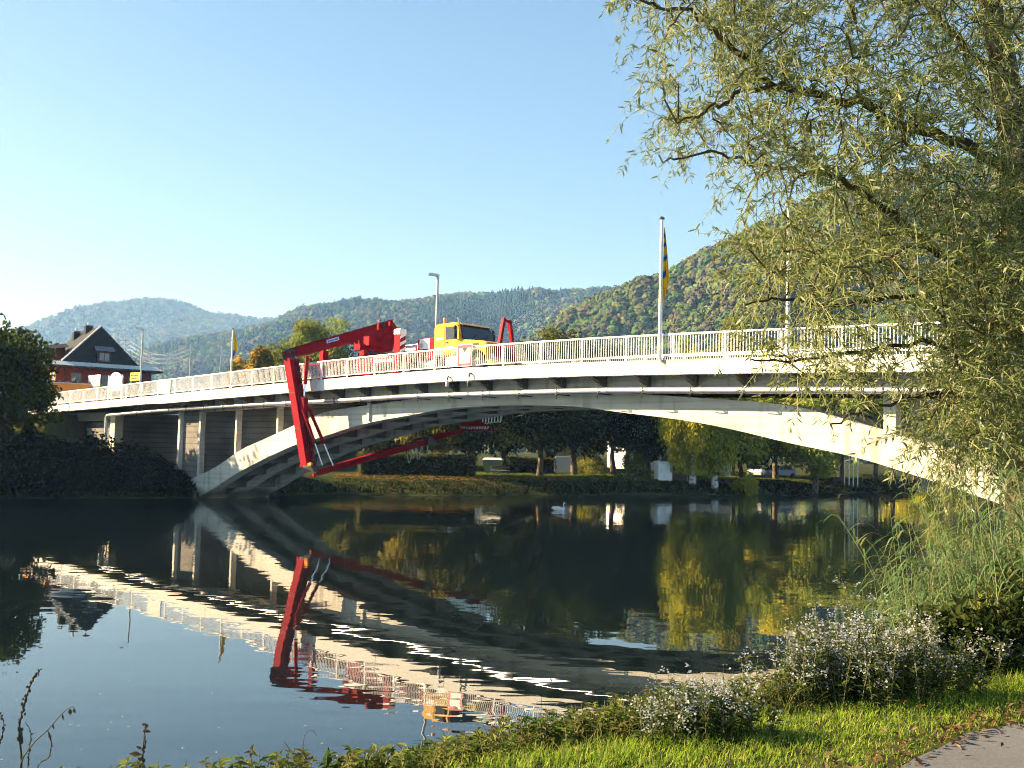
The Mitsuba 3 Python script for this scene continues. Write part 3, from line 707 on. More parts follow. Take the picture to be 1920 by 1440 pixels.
jack(-44.22, -43.66, 0.92, 10.08, True)
jack(-51.35, -50.92, 1.0, 9.55, False)
jack(-52.9, -52.4, 4.4, 9.2, False)
# A-shaped crane rest over the front bumper
ar = [(-37.75, 2.42, 10.72), (-38.0, 2.15, 9.3), (-38.05, 2.05, 8.5)]
af = tp('front_frame', cat([beam((-37.5, 2.05, 8.3), (-37.5, 2.55, 10.72), 0.17, 0.17, (1, 0, 0)), beam((-37.5, 3.45, 8.3), (-37.5, 2.95, 10.66), 0.17, 0.17, (1, 0, 0)), beam((-37.5, 2.5, 10.6), (-37.5, 3.0, 10.56), 0.1, 0.12)]), 'red_paint')

for k in range(4):
    tp('hydraulic_hose', tube([(-46.5 + 0.5 * k, 1.75, 9.0), (-46.3 + 0.5 * k, 1.72, 9.25), (-45.9 + 0.5 * k, 1.8, 9.3), (-45.6 + 0.5 * k, 1.9, 9.02)], 0.02, 6), 'black_rubber')
# crane: slewing turret on the truck and the first boom, which lies across the view
YT = 61.0
def wp(px, py, d=0.0):
    return at(px, py, YT - 0.3 + d)
def flat(poly_px, y0, y1):
    P = [wp(x, y) for x, y in poly_px]
    return prism([(p[0], p[2]) for p in P], y0, y1)
outline = [(541, 656), (600, 639), (735, 601), (742, 611), (748, 616), (743, 634), (733, 657), (700, 656), (690, 648), (664, 646), (652, 643), (600, 656), (560, 667), (546, 671)]
boom = part(truck, 'boom', cat([flat(outline, YT - 0.30, YT + 0.30)]), 'red_paint')
P = [wp(541, 655.2), wp(735, 600.2)]
part(boom, 'top_flange', beam(P[0] + [0, 0.3, 0.02], P[1] + [0, 0.3, 0.02], 0.72, 0.03), 'red_paint')
Q0, Q1 = wp(612.5, 640.8), wp(635.5, 634.3)
dq = (Q1 - Q0) / np.linalg.norm(Q1 - Q0)
plate = part(boom, 'name_plate', beam(Q0 + [0, -0.008, 0], Q1 + [0, -0.008, 0], 0.012, 0.2), 'blue_white', label='pale blue plate with dark lettering on the boom side')
for k in range(6):
    q = Q0 + dq * (0.08 + 0.11 * k)
    part(plate, 'lettering', beam(q + [0, -0.017, -0.04], q + dq * 0.07 + [0, -0.017, 0.02], 0.004, 0.09), 'sign_blue')
for x0, y0, x1, y1 in ((722, 618, 718, 648), (732, 620, 727, 652), (712, 612, 713, 636)):
    part(boom, 'stiffener', beam(wp(x0, y0) + [0, -0.03, 0], wp(x1, y1) + [0, -0.03, 0], 0.06, 0.09, (1, 0, 0)), 'red_paint')
part(boom, 'hook_block', flat([(708, 608), (714.5, 608), (715, 622), (711, 634), (709, 622)], YT - 0.46, YT - 0.302), 'red_paint')
tc = wp(704, 655, 0.3)
def ring(z0, z1, r, c=tc, n=22):
    return tube([(c[0], c[1], z0), (c[0], c[1], z1)], r, n)
part(truck, 'turret', cat([flat([(667, 652), (674, 645), (690, 640), (699, 631), (703, 640), (733, 650), (731, 658), (672, 657.5)], YT - 0.62, YT + 0.62), ring(tc[2] - 0.25, tc[2] - 0.05, 0.85)]), 'red_paint')
part(truck, 'slewing_ring', ring(tc[2] - 0.36, tc[2] - 0.25, 0.95), 'black_metal', smooth=40)
part(truck, 'pedestal', cat([ring(8.9, tc[2] - 0.36, 0.72), box(tc[0] - 0.95, tc[0] - 0.55, tc[1] - 0.5, tc[1] + 0.5, 8.95, tc[2] - 0.3)]), 'red_paint')
part(truck, 'motor', cat([trimesh.creation.cylinder(0.14, 0.5, transform=trimesh.transformations.translation_matrix(wp(668, 650) + [0, -0.1, 0])), trimesh.creation.cylinder(0.11, 0.4, transform=trimesh.transformations.translation_matrix(wp(676, 645) + [0, -0.2, 0]))]), 'red_paint')
def turned(px, py, d, sx, sy, sz, deg):
    m = trimesh.creation.box([sx, sy, sz])
    m.apply_transform(rot_z(deg)); m.apply_translation(wp(px, py, d))
    return m
part(truck, 'drive_box', turned(675, 651, -0.35, 0.55, 0.45, 0.36, -42), 'red_paint')
part(truck, 'drive_box', turned(693, 640, -0.30, 0.5, 0.5, 0.55, -42), 'red_paint')
part(truck, 'drive_box', turned(683, 662, -0.55, 0.42, 0.4, 0.34, -42), 'red_paint')
part(truck, 'cable_box', turned(716, 611, -0.06, 0.42, 0.12, 0.16, -14), 'black_metal')
part(truck, 'pin_plate', turned(711, 612, -0.12, 0.16, 0.22, 0.42, -42), 'red_paint')
part(truck, 'pin_plate', turned(731, 607, -0.06, 0.2, 0.14, 0.25, -42), 'red_paint')
# boom head and the hanging arm
head = part(truck, 'boom_head', cat([flat([(530, 662), (537, 656), (552, 655), (556, 668), (545, 676), (532, 674)], YT - 0.5, YT + 0.5)]), 'black_metal')
for x, y in ((534, 663), (548, 664), (541, 668)):
    part(head, 'pin', tube([wp(x, y) + [0, -0.28, 0], wp(x, y) + [0, -0.2, 0]], 0.1, 12), 'red_paint')
a0, a1 = on_e(531, 671, -1.2), on_e(543.5, 671, -1.2)
b0, b1 = on_e(563.5, 873, -0.95), on_e(576, 873, -0.95)
IN = np.array([0, 0.52, 0])
arm = tp('hanging_arm', hull([a0, a1, b0, b1, a0 + IN, a1 + IN, b0 + IN, b1 + IN]), 'red_paint')
def lerp(p, q, t): return p + (q - p) * t
r0, r1 = a1 + [0.02, -0.02, 0], b1 + [0.02, -0.02, 0]
tp('arm_rail', beam(r0, r1, 0.05, 0.09, (0, 1, 0)), 'red_paint', arm)
tp('arm_rail', beam(a1 + IN + [0.03, 0, 0], b1 + IN + [0.03, 0, 0], 0.06, 0.1, (0, 1, 0)), 'red_paint', arm)
for t in np.linspace(0.06, 0.94, 9):
    q = lerp(lerp(a0, a1, 0.5), lerp(b0, b1, 0.5), t)
    tp('cover_plate_bolt', tube([q + [-0.22, -0.002, 0], q + [-0.22, -0.02, 0]], 0.022, 6), 'dark_metal', arm)
tp('arm_hose', tube([lerp(a1 + IN, b1 + IN, t) + [0.07, -0.12 + 0.03 * math.sin(9 * t), 0] for t in np.linspace(0.02, 0.98, 16)], 0.022, 6), 'black_rubber', arm)
tp('arm_hose', tube([lerp(a1 + IN, b1 + IN, t) + [0.07, -0.2 + 0.03 * math.sin(7 * t), 0] for t in np.linspace(0.02, 0.98, 16)], 0.022, 6), 'black_rubber', arm)
for t in (0.33, 0.66):
    q0_, q1_ = lerp(a0, b0, t), lerp(a1, b1, t)
    tp('arm_seam', beam(q0_ + [0.01, -0.006, 0], q1_ + [-0.01, -0.006, 0], 0.012, 0.03), 'dark_metal', arm)
m0, m1 = lerp(a1, b1, 0.36) + [0.02, 0.1, 0], lerp(a1, b1, 0.50) + [0.02, 0.1, 0]
tp('arm_bracket', hull([m0, m0 + [0, 0.4, 0], m1, m1 + [0, 0.4, 0], m0 + [0.45, 0.1, -0.1], m0 + [0.45, 0.4, -0.1], m1 + [0.3, 0.1, 0], m1 + [0.3, 0.4, 0]]), 'red_paint', arm)
kx = m0 + [0.3, 0.25, 0]
top = on_e(576, 668, -0.55)
cy = tp('hydraulic_cylinder', tube([top, lerp(top, kx, 0.7)], 0.11, 12), 'red_paint', arm, smooth=40)
tp('piston_rod', tube([lerp(top, kx, 0.7), kx], 0.055, 10), 'chrome', arm, smooth=40)
piv = on_e(590, 884, -0.6)
low_end = on_e(806, 826, 6.5)
for d in (0.05, 0.5):
    kk = m1 + [0.25, d - 0.05, 0.15]
    ft = lerp(piv, low_end, 0.02 + 0.05) + [0.1 + d * 0.9, d - 0.2, 0.22]
    tp('hydraulic_cylinder', tube([kk, lerp(kk, ft, 0.62)], 0.095, 12), 'red_paint', arm, smooth=40)
    tp('piston_rod', tube([lerp(kk, ft, 0.62), ft], 0.045, 10), 'chrome', arm, smooth=40)
tp('arm_foot', cat([hull([b0 + [0, 0, 0], b1 + [0.35, 0, 0], b0 + IN, b1 + IN + [0.35, 0, 0], b0 + [0.3, 0, -0.12], b1 + [0.55, 0.1, -0.35], b1 + [0.55, 0.45, -0.35], b0 + [0.3, 0.45, -0.12]])]), 'dark_metal', arm)
for q in (b0 + [0.05, -0.03, -0.02], b1 + [0.12, -0.02, 0.06], b1 + [0.3, -0.02, 0.1], piv + [0.0, -0.1, -0.2]):
    tp('pivot_pin', tube([q, q + [0, 0.12, 0]], 0.10, 10), 'orange_light' if q[2] > b1[2] + 0.05 else 'red_paint', arm)
# the lower arm under the arch and the work platform at its end
la = tp('lower_arm', beam(piv + [0.1, 0.1, -0.05], low_end, 0.42, 0.36), 'red_paint')
elb = tp('elbow', cat([trimesh.creation.box([0.6, 0.7, 0.5], transform=trimesh.transformations.translation_matrix(low_end))]), 'black_metal')
pl0 = on_e(868, 803, 8.0)
tp('outer_arm', beam(low_end + [0, 0, 0.05], pl0 + [0, 0, -0.1], 0.3, 0.3), 'red_paint')
up_ = on_e(770, 822, 6.0)
tp('levelling_cylinder', tube([on_e(775, 826, 6.3), on_e(830, 814, 7.2)], 0.1, 10), 'red_paint', smooth=40)
tp('piston_rod', tube([on_e(830, 814, 7.2), on_e(846, 810, 7.6)], 0.06, 10), 'chrome', smooth=40)
for k, (x, dz) in enumerate(((768, 0.95), (774, 0.75), (785, 0.8), (797, 0.65))):
    q = on_e(x, 838, 5.6 + 0.2 * k)
    w_ = 0.22 + 0.05 * (k % 2)
    tp('hose', tube([q + [w_ * math.cos(t), 0, -dz * math.sin(t) * 1.3 + 0.25] for t in np.linspace(0, math.pi, 12)], 0.025, 6), 'lamp_grey', smooth=40)
c0_, c1_ = on_e(862, 804, 8.4), on_e(920, 799, 8.4)
pf_ = tp('work_platform', cat([cbox(c0_[0], c1_[0], 8.4, 9.3, c0_[2] - 0.10, c0_[2] - 0.02, 0.02), cbox(c0_[0], c0_[0] + 1.1, 8.42, 9.28, c0_[2] - 0.02, c0_[2] + 0.42, 0.02), hull([(c0_[0] + 0.9, 8.42, c0_[2]), (c1_[0] - 0.4, 8.42, c0_[2] + 0.25), (c0_[0] + 0.9, 8.42, c0_[2] + 0.4), (c0_[0] + 1.6, 8.42, c0_[2] + 0.55), (c0_[0] + 0.9, 8.5, c0_[2]), (c1_[0] - 0.4, 8.5, c0_[2] + 0.25), (c0_[0] + 0.9, 8.5, c0_[2] + 0.4), (c0_[0] + 1.6, 8.5, c0_[2] + 0.55)])]), 'red_paint')
for k in range(11):
    s = c0_[0] + 0.05 + 0.235 * k
    z = c0_[2] - 0.02
    if s + 0.2 < c1_[0]:
        q = np.array([(s, 8.395, z), (s + 0.1, 8.395, z), (s + 0.2, 8.395, z + 0.16), (s + 0.1, 8.395, z + 0.16)])
        tp('platform_stripe', hull(np.vstack([q, q - [0, 0.012, 0]])), 'sign_white', pf_)
tp('platform_beam', beam((c0_[0], 8.43, c0_[2] + 0.06), (c1_[0] - 0.05, 8.43, c0_[2] + 0.06), 0.06, 0.16), 'red_paint', pf_)
g0, g1 = on_e(905, 788, 8.6), on_e(939, 784, 8.6)
gm = [beam(g0 + [0, 0, 0.22], g1 + [0, 0, 0.22], 0.05, 0.05), beam(g0 + [0, 0, -0.22], g1 + [0, 0, -0.22], 0.05, 0.05)]
for t in np.linspace(0, 1, 7):
    q = lerp(g0, g1, t); gm.append(beam(q + [0, 0, -0.22], q + [0, 0, 0.22], 0.04, 0.04, (1, 0, 0)))
tp('platform_ladder', cat(gm), 'galvanised', pf_)

# ------------------------------------------------------------------ sign, lights and flags fixed to the bridge
sgn = thing('height_sign', 'white navigation sign with a red border and a black triangle, fixed to the railing', 'sign')
k0, k1, zt0, zb0 = -38.17, -37.09, 9.12, 8.0
part(sgn, 'board', cbox(k0, k1, -0.06, -0.03, zb0, zt0, 0.01), 'sign_white', to_world=BRIDGE)
bw = 0.1
part(sgn, 'red_border', cat([box(k0 + 0.035, k0 + 0.035 + bw, -0.068, -0.0605, zb0 + 0.035, zt0 - 0.035), box(k1 - 0.035 - bw, k1 - 0.035, -0.068, -0.0605, zb0 + 0.035, zt0 - 0.035),
     box(k0 + 0.035 + bw, k1 - 0.035 - bw, -0.068, -0.0605, zb0 + 0.035, zb0 + 0.035 + bw * 1.2), box(k0 + 0.035 + bw, k1 - 0.035 - bw, -0.068, -0.0605, zt0 - 0.035 - bw * 1.5, zt0 - 0.035)]), 'sign_red', to_world=BRIDGE)
kc = (k0 + k1) / 2
ztri = zt0 - 0.035 - bw * 1.5
part(sgn, 'triangle', prism([(kc - 0.2, ztri - 0.002), (kc, ztri - 0.24), (kc + 0.2, ztri - 0.002)], -0.070, -0.0606), 'sign_black', to_world=BRIDGE)
part(sgn, 'clamp', cat([box(k0 + 0.2, k0 + 0.25, -0.03, 0.06, zt0 - 0.25, zt0 - 0.2), box(k1 - 0.25, k1 - 0.2, -0.03, 0.06, zt0 - 0.25, zt0 - 0.2)]), 'dark_metal', to_world=BRIDGE)
def nav_light(name, label, s, z0, z1, body, r):
    t = thing(name, label, 'lamp')
    part(t, 'bracket', tube([(s, -0.005, z1), (s, -0.13, z1 + 0.02), (s, -0.17, z1 - 0.08), (s, -0.17, z0 + 0.25)], r * 0.4, 8), 'dark_metal', to_world=BRIDGE)
    part(t, 'housing', tube([(s, -0.17, z0 + 0.3), (s, -0.17, z0 + 0.2), (s, -0.17, z0)], [r * 0.7, r, r * 0.8], 10), body, smooth=40, to_world=BRIDGE)
nav_light('navigation_lamp', 'black hooded navigation lamp hanging below the right edge of the height sign', -37.15, 6.95, 7.62, 'black_metal', 0.12)
nav_light('navigation_lamp', 'small pale navigation lamp hanging left of the height sign', -38.75, 7.0, 7.5, 'lamp_grey', 0.10)

def flag_mesh(L, w, seed, folds=3):
    """Limp hanging cloth: narrow folded strip hanging from the hoist."""
    rng = np.random.default_rng(seed)
    nu, nv = 15, 32
    u, v = np.meshgrid(np.linspace(0, 1, nu), np.linspace(0, 1, nv))
    spread = w * (0.12 + 0.88 * np.clip(v * 1.4, 0, 1) ** 0.8) * (1 - 0.5 * np.clip((v - 0.8) / 0.2, 0, 1))
    x = u * spread
    y = 0.07 * np.sin(u * folds * 6.28 + 2.0 * v) * np.clip(v * 2, 0.15, 1)
    z = -v * L * (1 - 0.12 * u)
    V = np.stack([x, y, z], -1).reshape(-1, 3)
    a, b = np.meshgrid(np.arange(nu - 1), np.arange(nv - 1))
    q = np.stack([b * nu + a, b * nu + a + 1, (b + 1) * nu + a + 1, (b + 1) * nu + a], -1).reshape(-1, 4)
    return V, q, u.ravel(), v.ravel()
def flagpole(label, base, top_z, r, flag=None, group=None, lean=(0, 0)):
    t = thing('flagpole', label, 'flagpole', group)
    x, y, z = base
    top_ = (x + lean[0], y + lean[1], top_z)
    part(t, 'pole', tube([(x, y, z), ((x + top_[0]) / 2, (y + top_[1]) / 2, (z + top_z) / 2), top_], [r, r * 0.9, r * 0.75], 10), 'white_paint', smooth=40)
    part(t, 'finial', tube([(top_[0], top_[1], top_z), (top_[0], top_[1], top_z + 0.05), (top_[0], top_[1], top_z + 0.12)], [r * 1.5, r * 1.5, 0.02], 10), 'dark_metal')
    if flag:
        L, w, zt_, colf, dirx = flag
        V, q, u, v = flag_mesh(L, w, 3)
        c = np.array([colf(a, b) for a, b in zip(u, v)])
        fx = x + lean[0] * (zt_ - z) / (top_z - z)
        part(t, 'flag', (V * [dirx, 1, 1] + [fx + r * dirx * 1.1, y + lean[1] * 0.9, zt_], q), 'vcloth', color=c, smooth=True)
    return t
scene['vcloth'] = {'type': 'principledthin', 'base_color': {'type': 'mesh_attribute', 'name': 'vertex_color'}, 'roughness': 0.8, 'diff_trans': 0.5}
YEL, BLU = (0.78, 0.52, 0.02), (0.02, 0.10, 0.42)
def check(u, v):
    if v < 0.36: return BLU if int(v * 14) % 2 and u < 0.8 else YEL
    if 0.40 < v < 0.47 or (0.6 < v < 0.68 and u < 0.5): return BLU
    return YEL
b = on_e(1237, 676, -0.1); p = b2w(b[0], -0.1)
tpz = on_e(1240, 411, -0.1); p2 = b2w(tpz[0], -0.1)
flagpole('white flagpole with a limp yellow and blue flag, standing clear of the willow', (p[0], p[1], b[2]), tpz[2], 0.085, (3.2, 0.26, tpz[2] - 0.35, check, 1), None)
b = on_e(1477, 668, -0.1); p = b2w(b[0], -0.1); tpz = on_e(1479, 388, -0.1)
flagpole('white flagpole half hidden behind the willow leaves, with a yellow and blue flag', (p[0], p[1], b[2]), tpz[2], 0.085, (2.4, 0.26, tpz[2] - 1.0, check, 1), None)
b = on_e(433.5, 695, 7.7); p = b2w(b[0], 7.7); tpz = on_e(435.3, 618, 7.7)
flagpole('flagpole with a yellow and blue flag on the left half of the bridge', (p[0], p[1], float(ZT(b[0]))), tpz[2], 0.07, (2.2, 0.35, tpz[2] - 0.1, lambda u, v: YEL if v < 0.72 or u > 0.55 else BLU, 1), None)

def street_lamp(label, base, top, head_dx, r=0.075):
    t = thing('street_lamp', label, 'street lamp')
    x, y, z = base
    H = top
    part(t, 'pole', tube([(x, y, z), (x, y, z + 1), (x, y, H)], [r * 1.3, r, r * 0.75], 10), 'lamp_grey', smooth=40)
    part(t, 'arm', tube([(x, y, H - 0.02), (x + head_dx * 0.4, y - 0.05, H + 0.06), (x + head_dx, y - 0.12, H + 0.12)], r * 0.6, 8), 'lamp_grey', smooth=40)
    hx = x + head_dx
    part(t, 'lamp_head', hull([(hx - 0.38, y - 0.26, H + 0.10), (hx - 0.38, y + 0.02, H + 0.10), (hx + 0.3, y - 0.22, H + 0.04), (hx + 0.3, y, H + 0.04), (hx - 0.30, y - 0.2, H + 0.27), (hx - 0.30, y - 0.04, H + 0.27), (hx + 0.3, y - 0.16, H + 0.18), (hx + 0.3, y - 0.06, H + 0.18)]), 'pale_trim')
    return t
b = on_e(817, 660, 7.6); p = b2w(b[0], 7.6)
street_lamp('tall grey street lamp standing on the bridge behind the yellow truck cab', (p[0], p[1], float(ZT(b[0]))), on_e(822, 520, 7.6)[2], -0.2, 0.1)
b = on_e(264, 705, 6.5); p = b2w(b[0], 6.5)
street_lamp('grey street lamp on the bridge in front of the red house', (p[0], p[1], float(ZT(b[0]))), on_e(268, 619, 6.5)[2], -0.25, 0.09)
p = at(413, 690, 150)
street_lamp('small distant street lamp left of the orange tree', (p[0], p[1], 5.5), at(413, 668, 150)[2], -0.9, 0.09)

# ------------------------------------------------------------------ trees
def tree(name, label, base, H, R, z0, n, leaf, colours, trunk_r=0.2, seed=0, shape='round', clumps=46, group=None, lean=0.0, bark='bark', limbs=9, tone=0.25, spread=0.30):
    """base (x, y, z); crown from z0 to H above the base, radius R. Leaves sit in clumps carried by limbs."""
    rng = np.random.default_rng(seed)
    base = np.array(base, float)
    k = thing(name, label, 'tree', group)
    cz, rz = (z0 + H) / 2, (H - z0) / 2
    u = rand_unit(rng, clumps * 3)
    rad = rng.uniform(0.45, 0.95, clumps * 3) ** 0.6
    C = u * rad[:, None]
    if shape == 'weep':
        C[:, :2] *= np.clip(0.75 + 0.35 * C[:, 2:3], 0.5, 1)
    elif shape == 'cone':
        C[:, :2] *= np.clip(0.62 - 0.55 * C[:, 2:3], 0.08, 1)
    lump = meshkit.fbm(u * 1.7 + seed, 3, seed)
    C = C * (0.72 + 0.56 * lump)[:, None]
    C = C[:clumps] * [R, R, rz] + [lean, 0, cz]
    tr = []
    top = np.array([lean * 0.8, 0, z0 + 0.72 * (H - z0)])
    sp = np.linspace(0, 1, 7)[:, None]
    line = sp * top + np.c_[0.18 * R * 0.3 * np.sin(sp * 4 + seed), 0.2 * R * 0.3 * np.sin(sp * 3 + 2 * seed), sp * 0]
    line[0] = (0, 0, -0.35)
    tr.append(tube(line, trunk_r * np.interp(sp[:, 0], [0, 0.06, 1], [1.35, 1, 0.22]), 9))
    for c in C[rng.permutation(clumps)[:limbs]]:
        t = rng.uniform(0.25, 0.75)
        st = np.array([np.interp(t, sp[:, 0], line[:, j]) for j in range(3)])
        mid = (st + c) / 2 + [0, 0, 0.12 * R]
        tr.append(tube([st, mid, c], [trunk_r * 0.42, trunk_r * 0.26, trunk_r * 0.08], 6, False))
    m = cat(tr); m.apply_translation(base)
    part(k, 'trunk', m, bark, smooth=50)
    per = rng.multinomial(n, np.ones(clumps) / clumps)
    idx = np.repeat(np.arange(clumps), per)
    rc = spread * R * rng.uniform(0.7, 1.4, clumps)
    off = rand_unit(rng, n) * (rng.uniform(0, 1, n) ** 0.42)[:, None] * rc[idx][:, None]
    if shape == 'weep':
        off = off * [0.8, 0.8, 1.0] - np.c_[np.zeros((n, 2)), rng.uniform(0, 1, n) ** 1.3 * 0.34 * (H - z0)]
    P = C[idx] + off * [1, 1, 0.8]
    P[:, 2] = np.maximum(P[:, 2], 0.05 * H + 0.3 * z0)
    A = rand_unit(rng, n) + [0, 0, -0.55 if shape != 'weep' else -2.0]
    N = rand_unit(rng, n) + [0, 0, 0.7]
    L = leaf * rng.uniform(0.7, 1.4, n)
    v, f = leaf_mesh(P + base, A, N, L, L * (0.62 if shape != 'weep' else 0.42))
    colours = np.array(colours, float)
    cc = colours[rng.integers(len(colours), size=clumps)] * rng.uniform(1 - tone, 1 + tone, (clumps, 1))
    c = cc[idx] * rng.uniform(0.75, 1.3, (n, 1))
    part(k, 'crown', (v, f), 'vleaf', color=np.repeat(c, 4, 0))
    return k

DARKG = [(0.028, 0.045, 0.014), (0.040, 0.058, 0.017), (0.055, 0.066, 0.020)]
MIDG = [(0.10, 0.135, 0.028), (0.13, 0.155, 0.032), (0.15, 0.15, 0.034)]
YELG = [(0.36, 0.35, 0.035), (0.42, 0.38, 0.045), (0.28, 0.29, 0.035)]
ORNG = [(0.38, 0.22, 0.03), (0.28, 0.17, 0.028), (0.12, 0.10, 0.020), (0.09, 0.09, 0.02)]
GOLD = [(0.30, 0.24, 0.04), (0.23, 0.21, 0.04), (0.15, 0.16, 0.034)]

def park(px, py, D=None):
    """Ground point under a pixel on the far bank."""
    p = fix(px, py, 1.4) if D is None else at(px, py, D)
    return np.array([p[0], p[1], gz(p[0], p[1])])

def topz(px, py, D): return at(px, py, D)[2]
# (name, label, foot pixel x, depth, height, radius, crown start, leaves, colours, seed, shape)
far_trees = [
    ('maple_tree', 'dark broad tree behind the middle of the arch, right of the bench', 1012, 104, 14.5, 5.6, 2.6, 9000, DARKG, 21, 'round'),
    ('maple_tree', 'dark tree with a forked trunk behind the swan', 1078, 108, 15.0, 5.4, 3.0, 9000, DARKG, 22, 'round'),
    ('maple_tree', 'dark tree in the park beside the pale blue door', 1152, 113, 13.5, 4.8, 3.2, 8000, DARKG, 23, 'round'),
    ('maple_tree', 'narrow dark tree just left of the white shed', 1216, 109, 12.0, 3.4, 2.4, 6000, DARKG, 24, 'round'),
    ('maple_tree', 'small tree with ochre leaves left of the green waste bin', 880, 99, 9.0, 4.0, 2.6, 6000, [(0.08, 0.085, 0.02), (0.15, 0.13, 0.026), (0.05, 0.06, 0.016)], 25, 'round'),
    ('maple_tree', 'ochre tree behind the hedge, above the crane arm elbow', 790, 98, 9.2, 4.2, 3.0, 6000, [(0.22, 0.165, 0.03), (0.12, 0.11, 0.024), (0.07, 0.075, 0.02)], 26, 'round'),
    ('weeping_birch', 'tall yellow green weeping birch with hanging twigs right of the white shed', 1298, 102.5, 14.5, 4.0, 2.4, 20000, YELG, 27, 'weep'),
    ('weeping_birch', 'birch with a pale forked trunk right of the yellow weeping birch', 1341, 102.5, 14.0, 3.6, 4.0, 14000, [(0.24, 0.25, 0.03), (0.16, 0.18, 0.028), (0.32, 0.30, 0.04)], 28, 'weep'),
    ('park_tree', 'olive green tree right of the pale birch trunk', 1392, 112, 12.5, 4.4, 2.0, 8000, [(0.12, 0.14, 0.024), (0.18, 0.19, 0.03), (0.08, 0.10, 0.02)], 29, 'round'),
    ('park_tree', 'yellowish tree above the two parked cars', 1455, 118, 15.0, 4.8, 3.4, 9000, [(0.22, 0.22, 0.035), (0.16, 0.17, 0.03), (0.28, 0.25, 0.04)], 30, 'round'),
    ('park_tree', 'olive tree at the water left of the four white poles', 1528, 110, 13.0, 4.4, 2.6, 8000, [(0.11, 0.13, 0.026), (0.17, 0.17, 0.03)], 31, 'round'),
    ('park_tree', 'tree with bare trunk right of the four white poles', 1640, 124, 14.0, 4.6, 4.6, 7000, MIDG, 32, 'round'),
    ('park_tree', 'slim tree at the tip of the far bank', 1672, 140, 13.0, 3.8, 4.0, 5000, MIDG, 33, 'round'),
    ('lime_tree', 'light green tree rising behind the red crane boom', 572, 128, 18.5, 6.0, 4.5, 12000, MIDG + [(0.10, 0.12, 0.03)], 34, 'round'),
    ('maple_tree', 'orange leaved tree standing left of the crane boom', 481, 118, 11.4, 3.0, 4.0, 9000, ORNG, 35, 'cone'),
    ('maple_tree', 'low orange brown tree between the flagpole and the crane', 452, 120, 10.3, 2.2, 3.5, 6000, ORNG, 36, 'round'),
    ('park_tree', 'round yellow green tree top peeking over the railing right of the truck', 1026, 128, 17.5, 4.6, 3.0, 8000, [(0.11, 0.11, 0.022), (0.08, 0.095, 0.02)], 37, 'round'),
    ('park_tree', 'golden tree top over the railing near the right flagpole', 1372, 132, 20.0, 4.6, 4.0, 9000, GOLD, 38, 'cone'),
    ('park_tree', 'golden poplar between the two white flagpoles', 1335, 138, 18.5, 3.4, 4.0, 7000, GOLD, 39, 'cone'),
    ('park_tree', 'tree behind the arch foot on the left bank', 690, 112, 10.5, 4.4, 2.0, 7000, [(0.08, 0.095, 0.02), (0.16, 0.14, 0.028)], 40, 'round'),
    ('park_tree', 'leafy tree left of the crane arm behind the arch', 640, 118, 11.0, 4.6, 2.0, 7000, [(0.08, 0.09, 0.02), (0.16, 0.14, 0.03)], 41, 'round'),
    ('park_tree', 'dense tree behind the white house, seen under the bridge', 1180, 128, 13.5, 5.0, 2.6, 7000, DARKG, 42, 'round'),
    ('park_tree', 'dark tree farther back, filling the gap behind the bench', 945, 124, 13.0, 5.2, 2.4, 8000, DARKG, 43, 'round'),
    ('park_tree', 'brownish tree behind the shed, close to the right haunch', 1258, 124, 14.5, 3.6, 3.6, 6000, [(0.10, 0.075, 0.03), (0.07, 0.06, 0.025)], 44, 'round'),
    ('park_tree', 'yellow tree right of the last slim trees on the far bank', 1712, 175, 15.0, 5.0, 3.0, 6000, YELG, 45, 'round'),
    ('park_tree', 'tree far upstream behind the willow twigs', 1790, 200, 16.0, 6.0, 2.5, 7000, MIDG, 46, 'round'),
    ('park_tree', 'dark tree far upstream at the edge of the willow', 1860, 190, 17.0, 6.0, 2.5, 7000, DARKG + MIDG, 47, 'round'),
    ('park_tree', 'bushy dark tree between the car park and the birches', 1425, 128, 12.0, 4.8, 1.6, 7000, DARKG, 48, 'round'),
    ('park_tree', 'broad tree behind the four white poles', 1580, 136, 13.5, 5.2, 2.4, 8000, [(0.16, 0.17, 0.03), (0.23, 0.22, 0.036)], 49, 'round'),
    ('park_tree', 'small dark tree behind the hedge near the crane hoses', 745, 116, 8.5, 3.6, 1.6, 5000, DARKG + GOLD[1:], 50, 'round'),
]
for nm, lb, px, D, H, R, z0, n, colr, sd, shp in far_trees:
    p = at(px, 880, D); b = np.array([p[0], p[1], gz(p[0], p[1])])
    tree(nm, lb, b, H, R, z0 * 0.8, int(n * 1.25), 0.40 if shp != 'weep' else 0.36, np.array(colr) * (1.1 if colr is DARKG else (2.3 if 29 <= sd <= 31 or sd == 49 else 1.55) if shp != 'weep' else 1.25), 0.19 + 0.008 * H, sd, shp, clumps=46 if shp != 'weep' else 60, bark='birch_bark' if nm == 'weeping_birch' else 'bark')

# ------------------------------------------------------------------ left bank: tree and dark bushes
p = at(6, 860, 72); b = np.array([p[0], p[1], gz(p[0], p[1])])
tree('bank_tree', 'large dark green tree on the left bank, cut by the picture edge', b, 10.4, 3.2, 1.2, 14000, 0.34, [(0.035, 0.055, 0.014), (0.055, 0.075, 0.018), (0.085, 0.095, 0.02)], 0.3, 61, 'round', 80)
p = at(-190, 860, 66); b = np.array([p[0], p[1], gz(p[0], p[1])])
tree('bank_tree', 'tall dark tree on the left bank just outside the picture', b, 13.5, 5.0, 1.0, 11000, 0.4, [(0.035, 0.055, 0.014), (0.055, 0.07, 0.018)], 0.35, 63, 'round', 60)

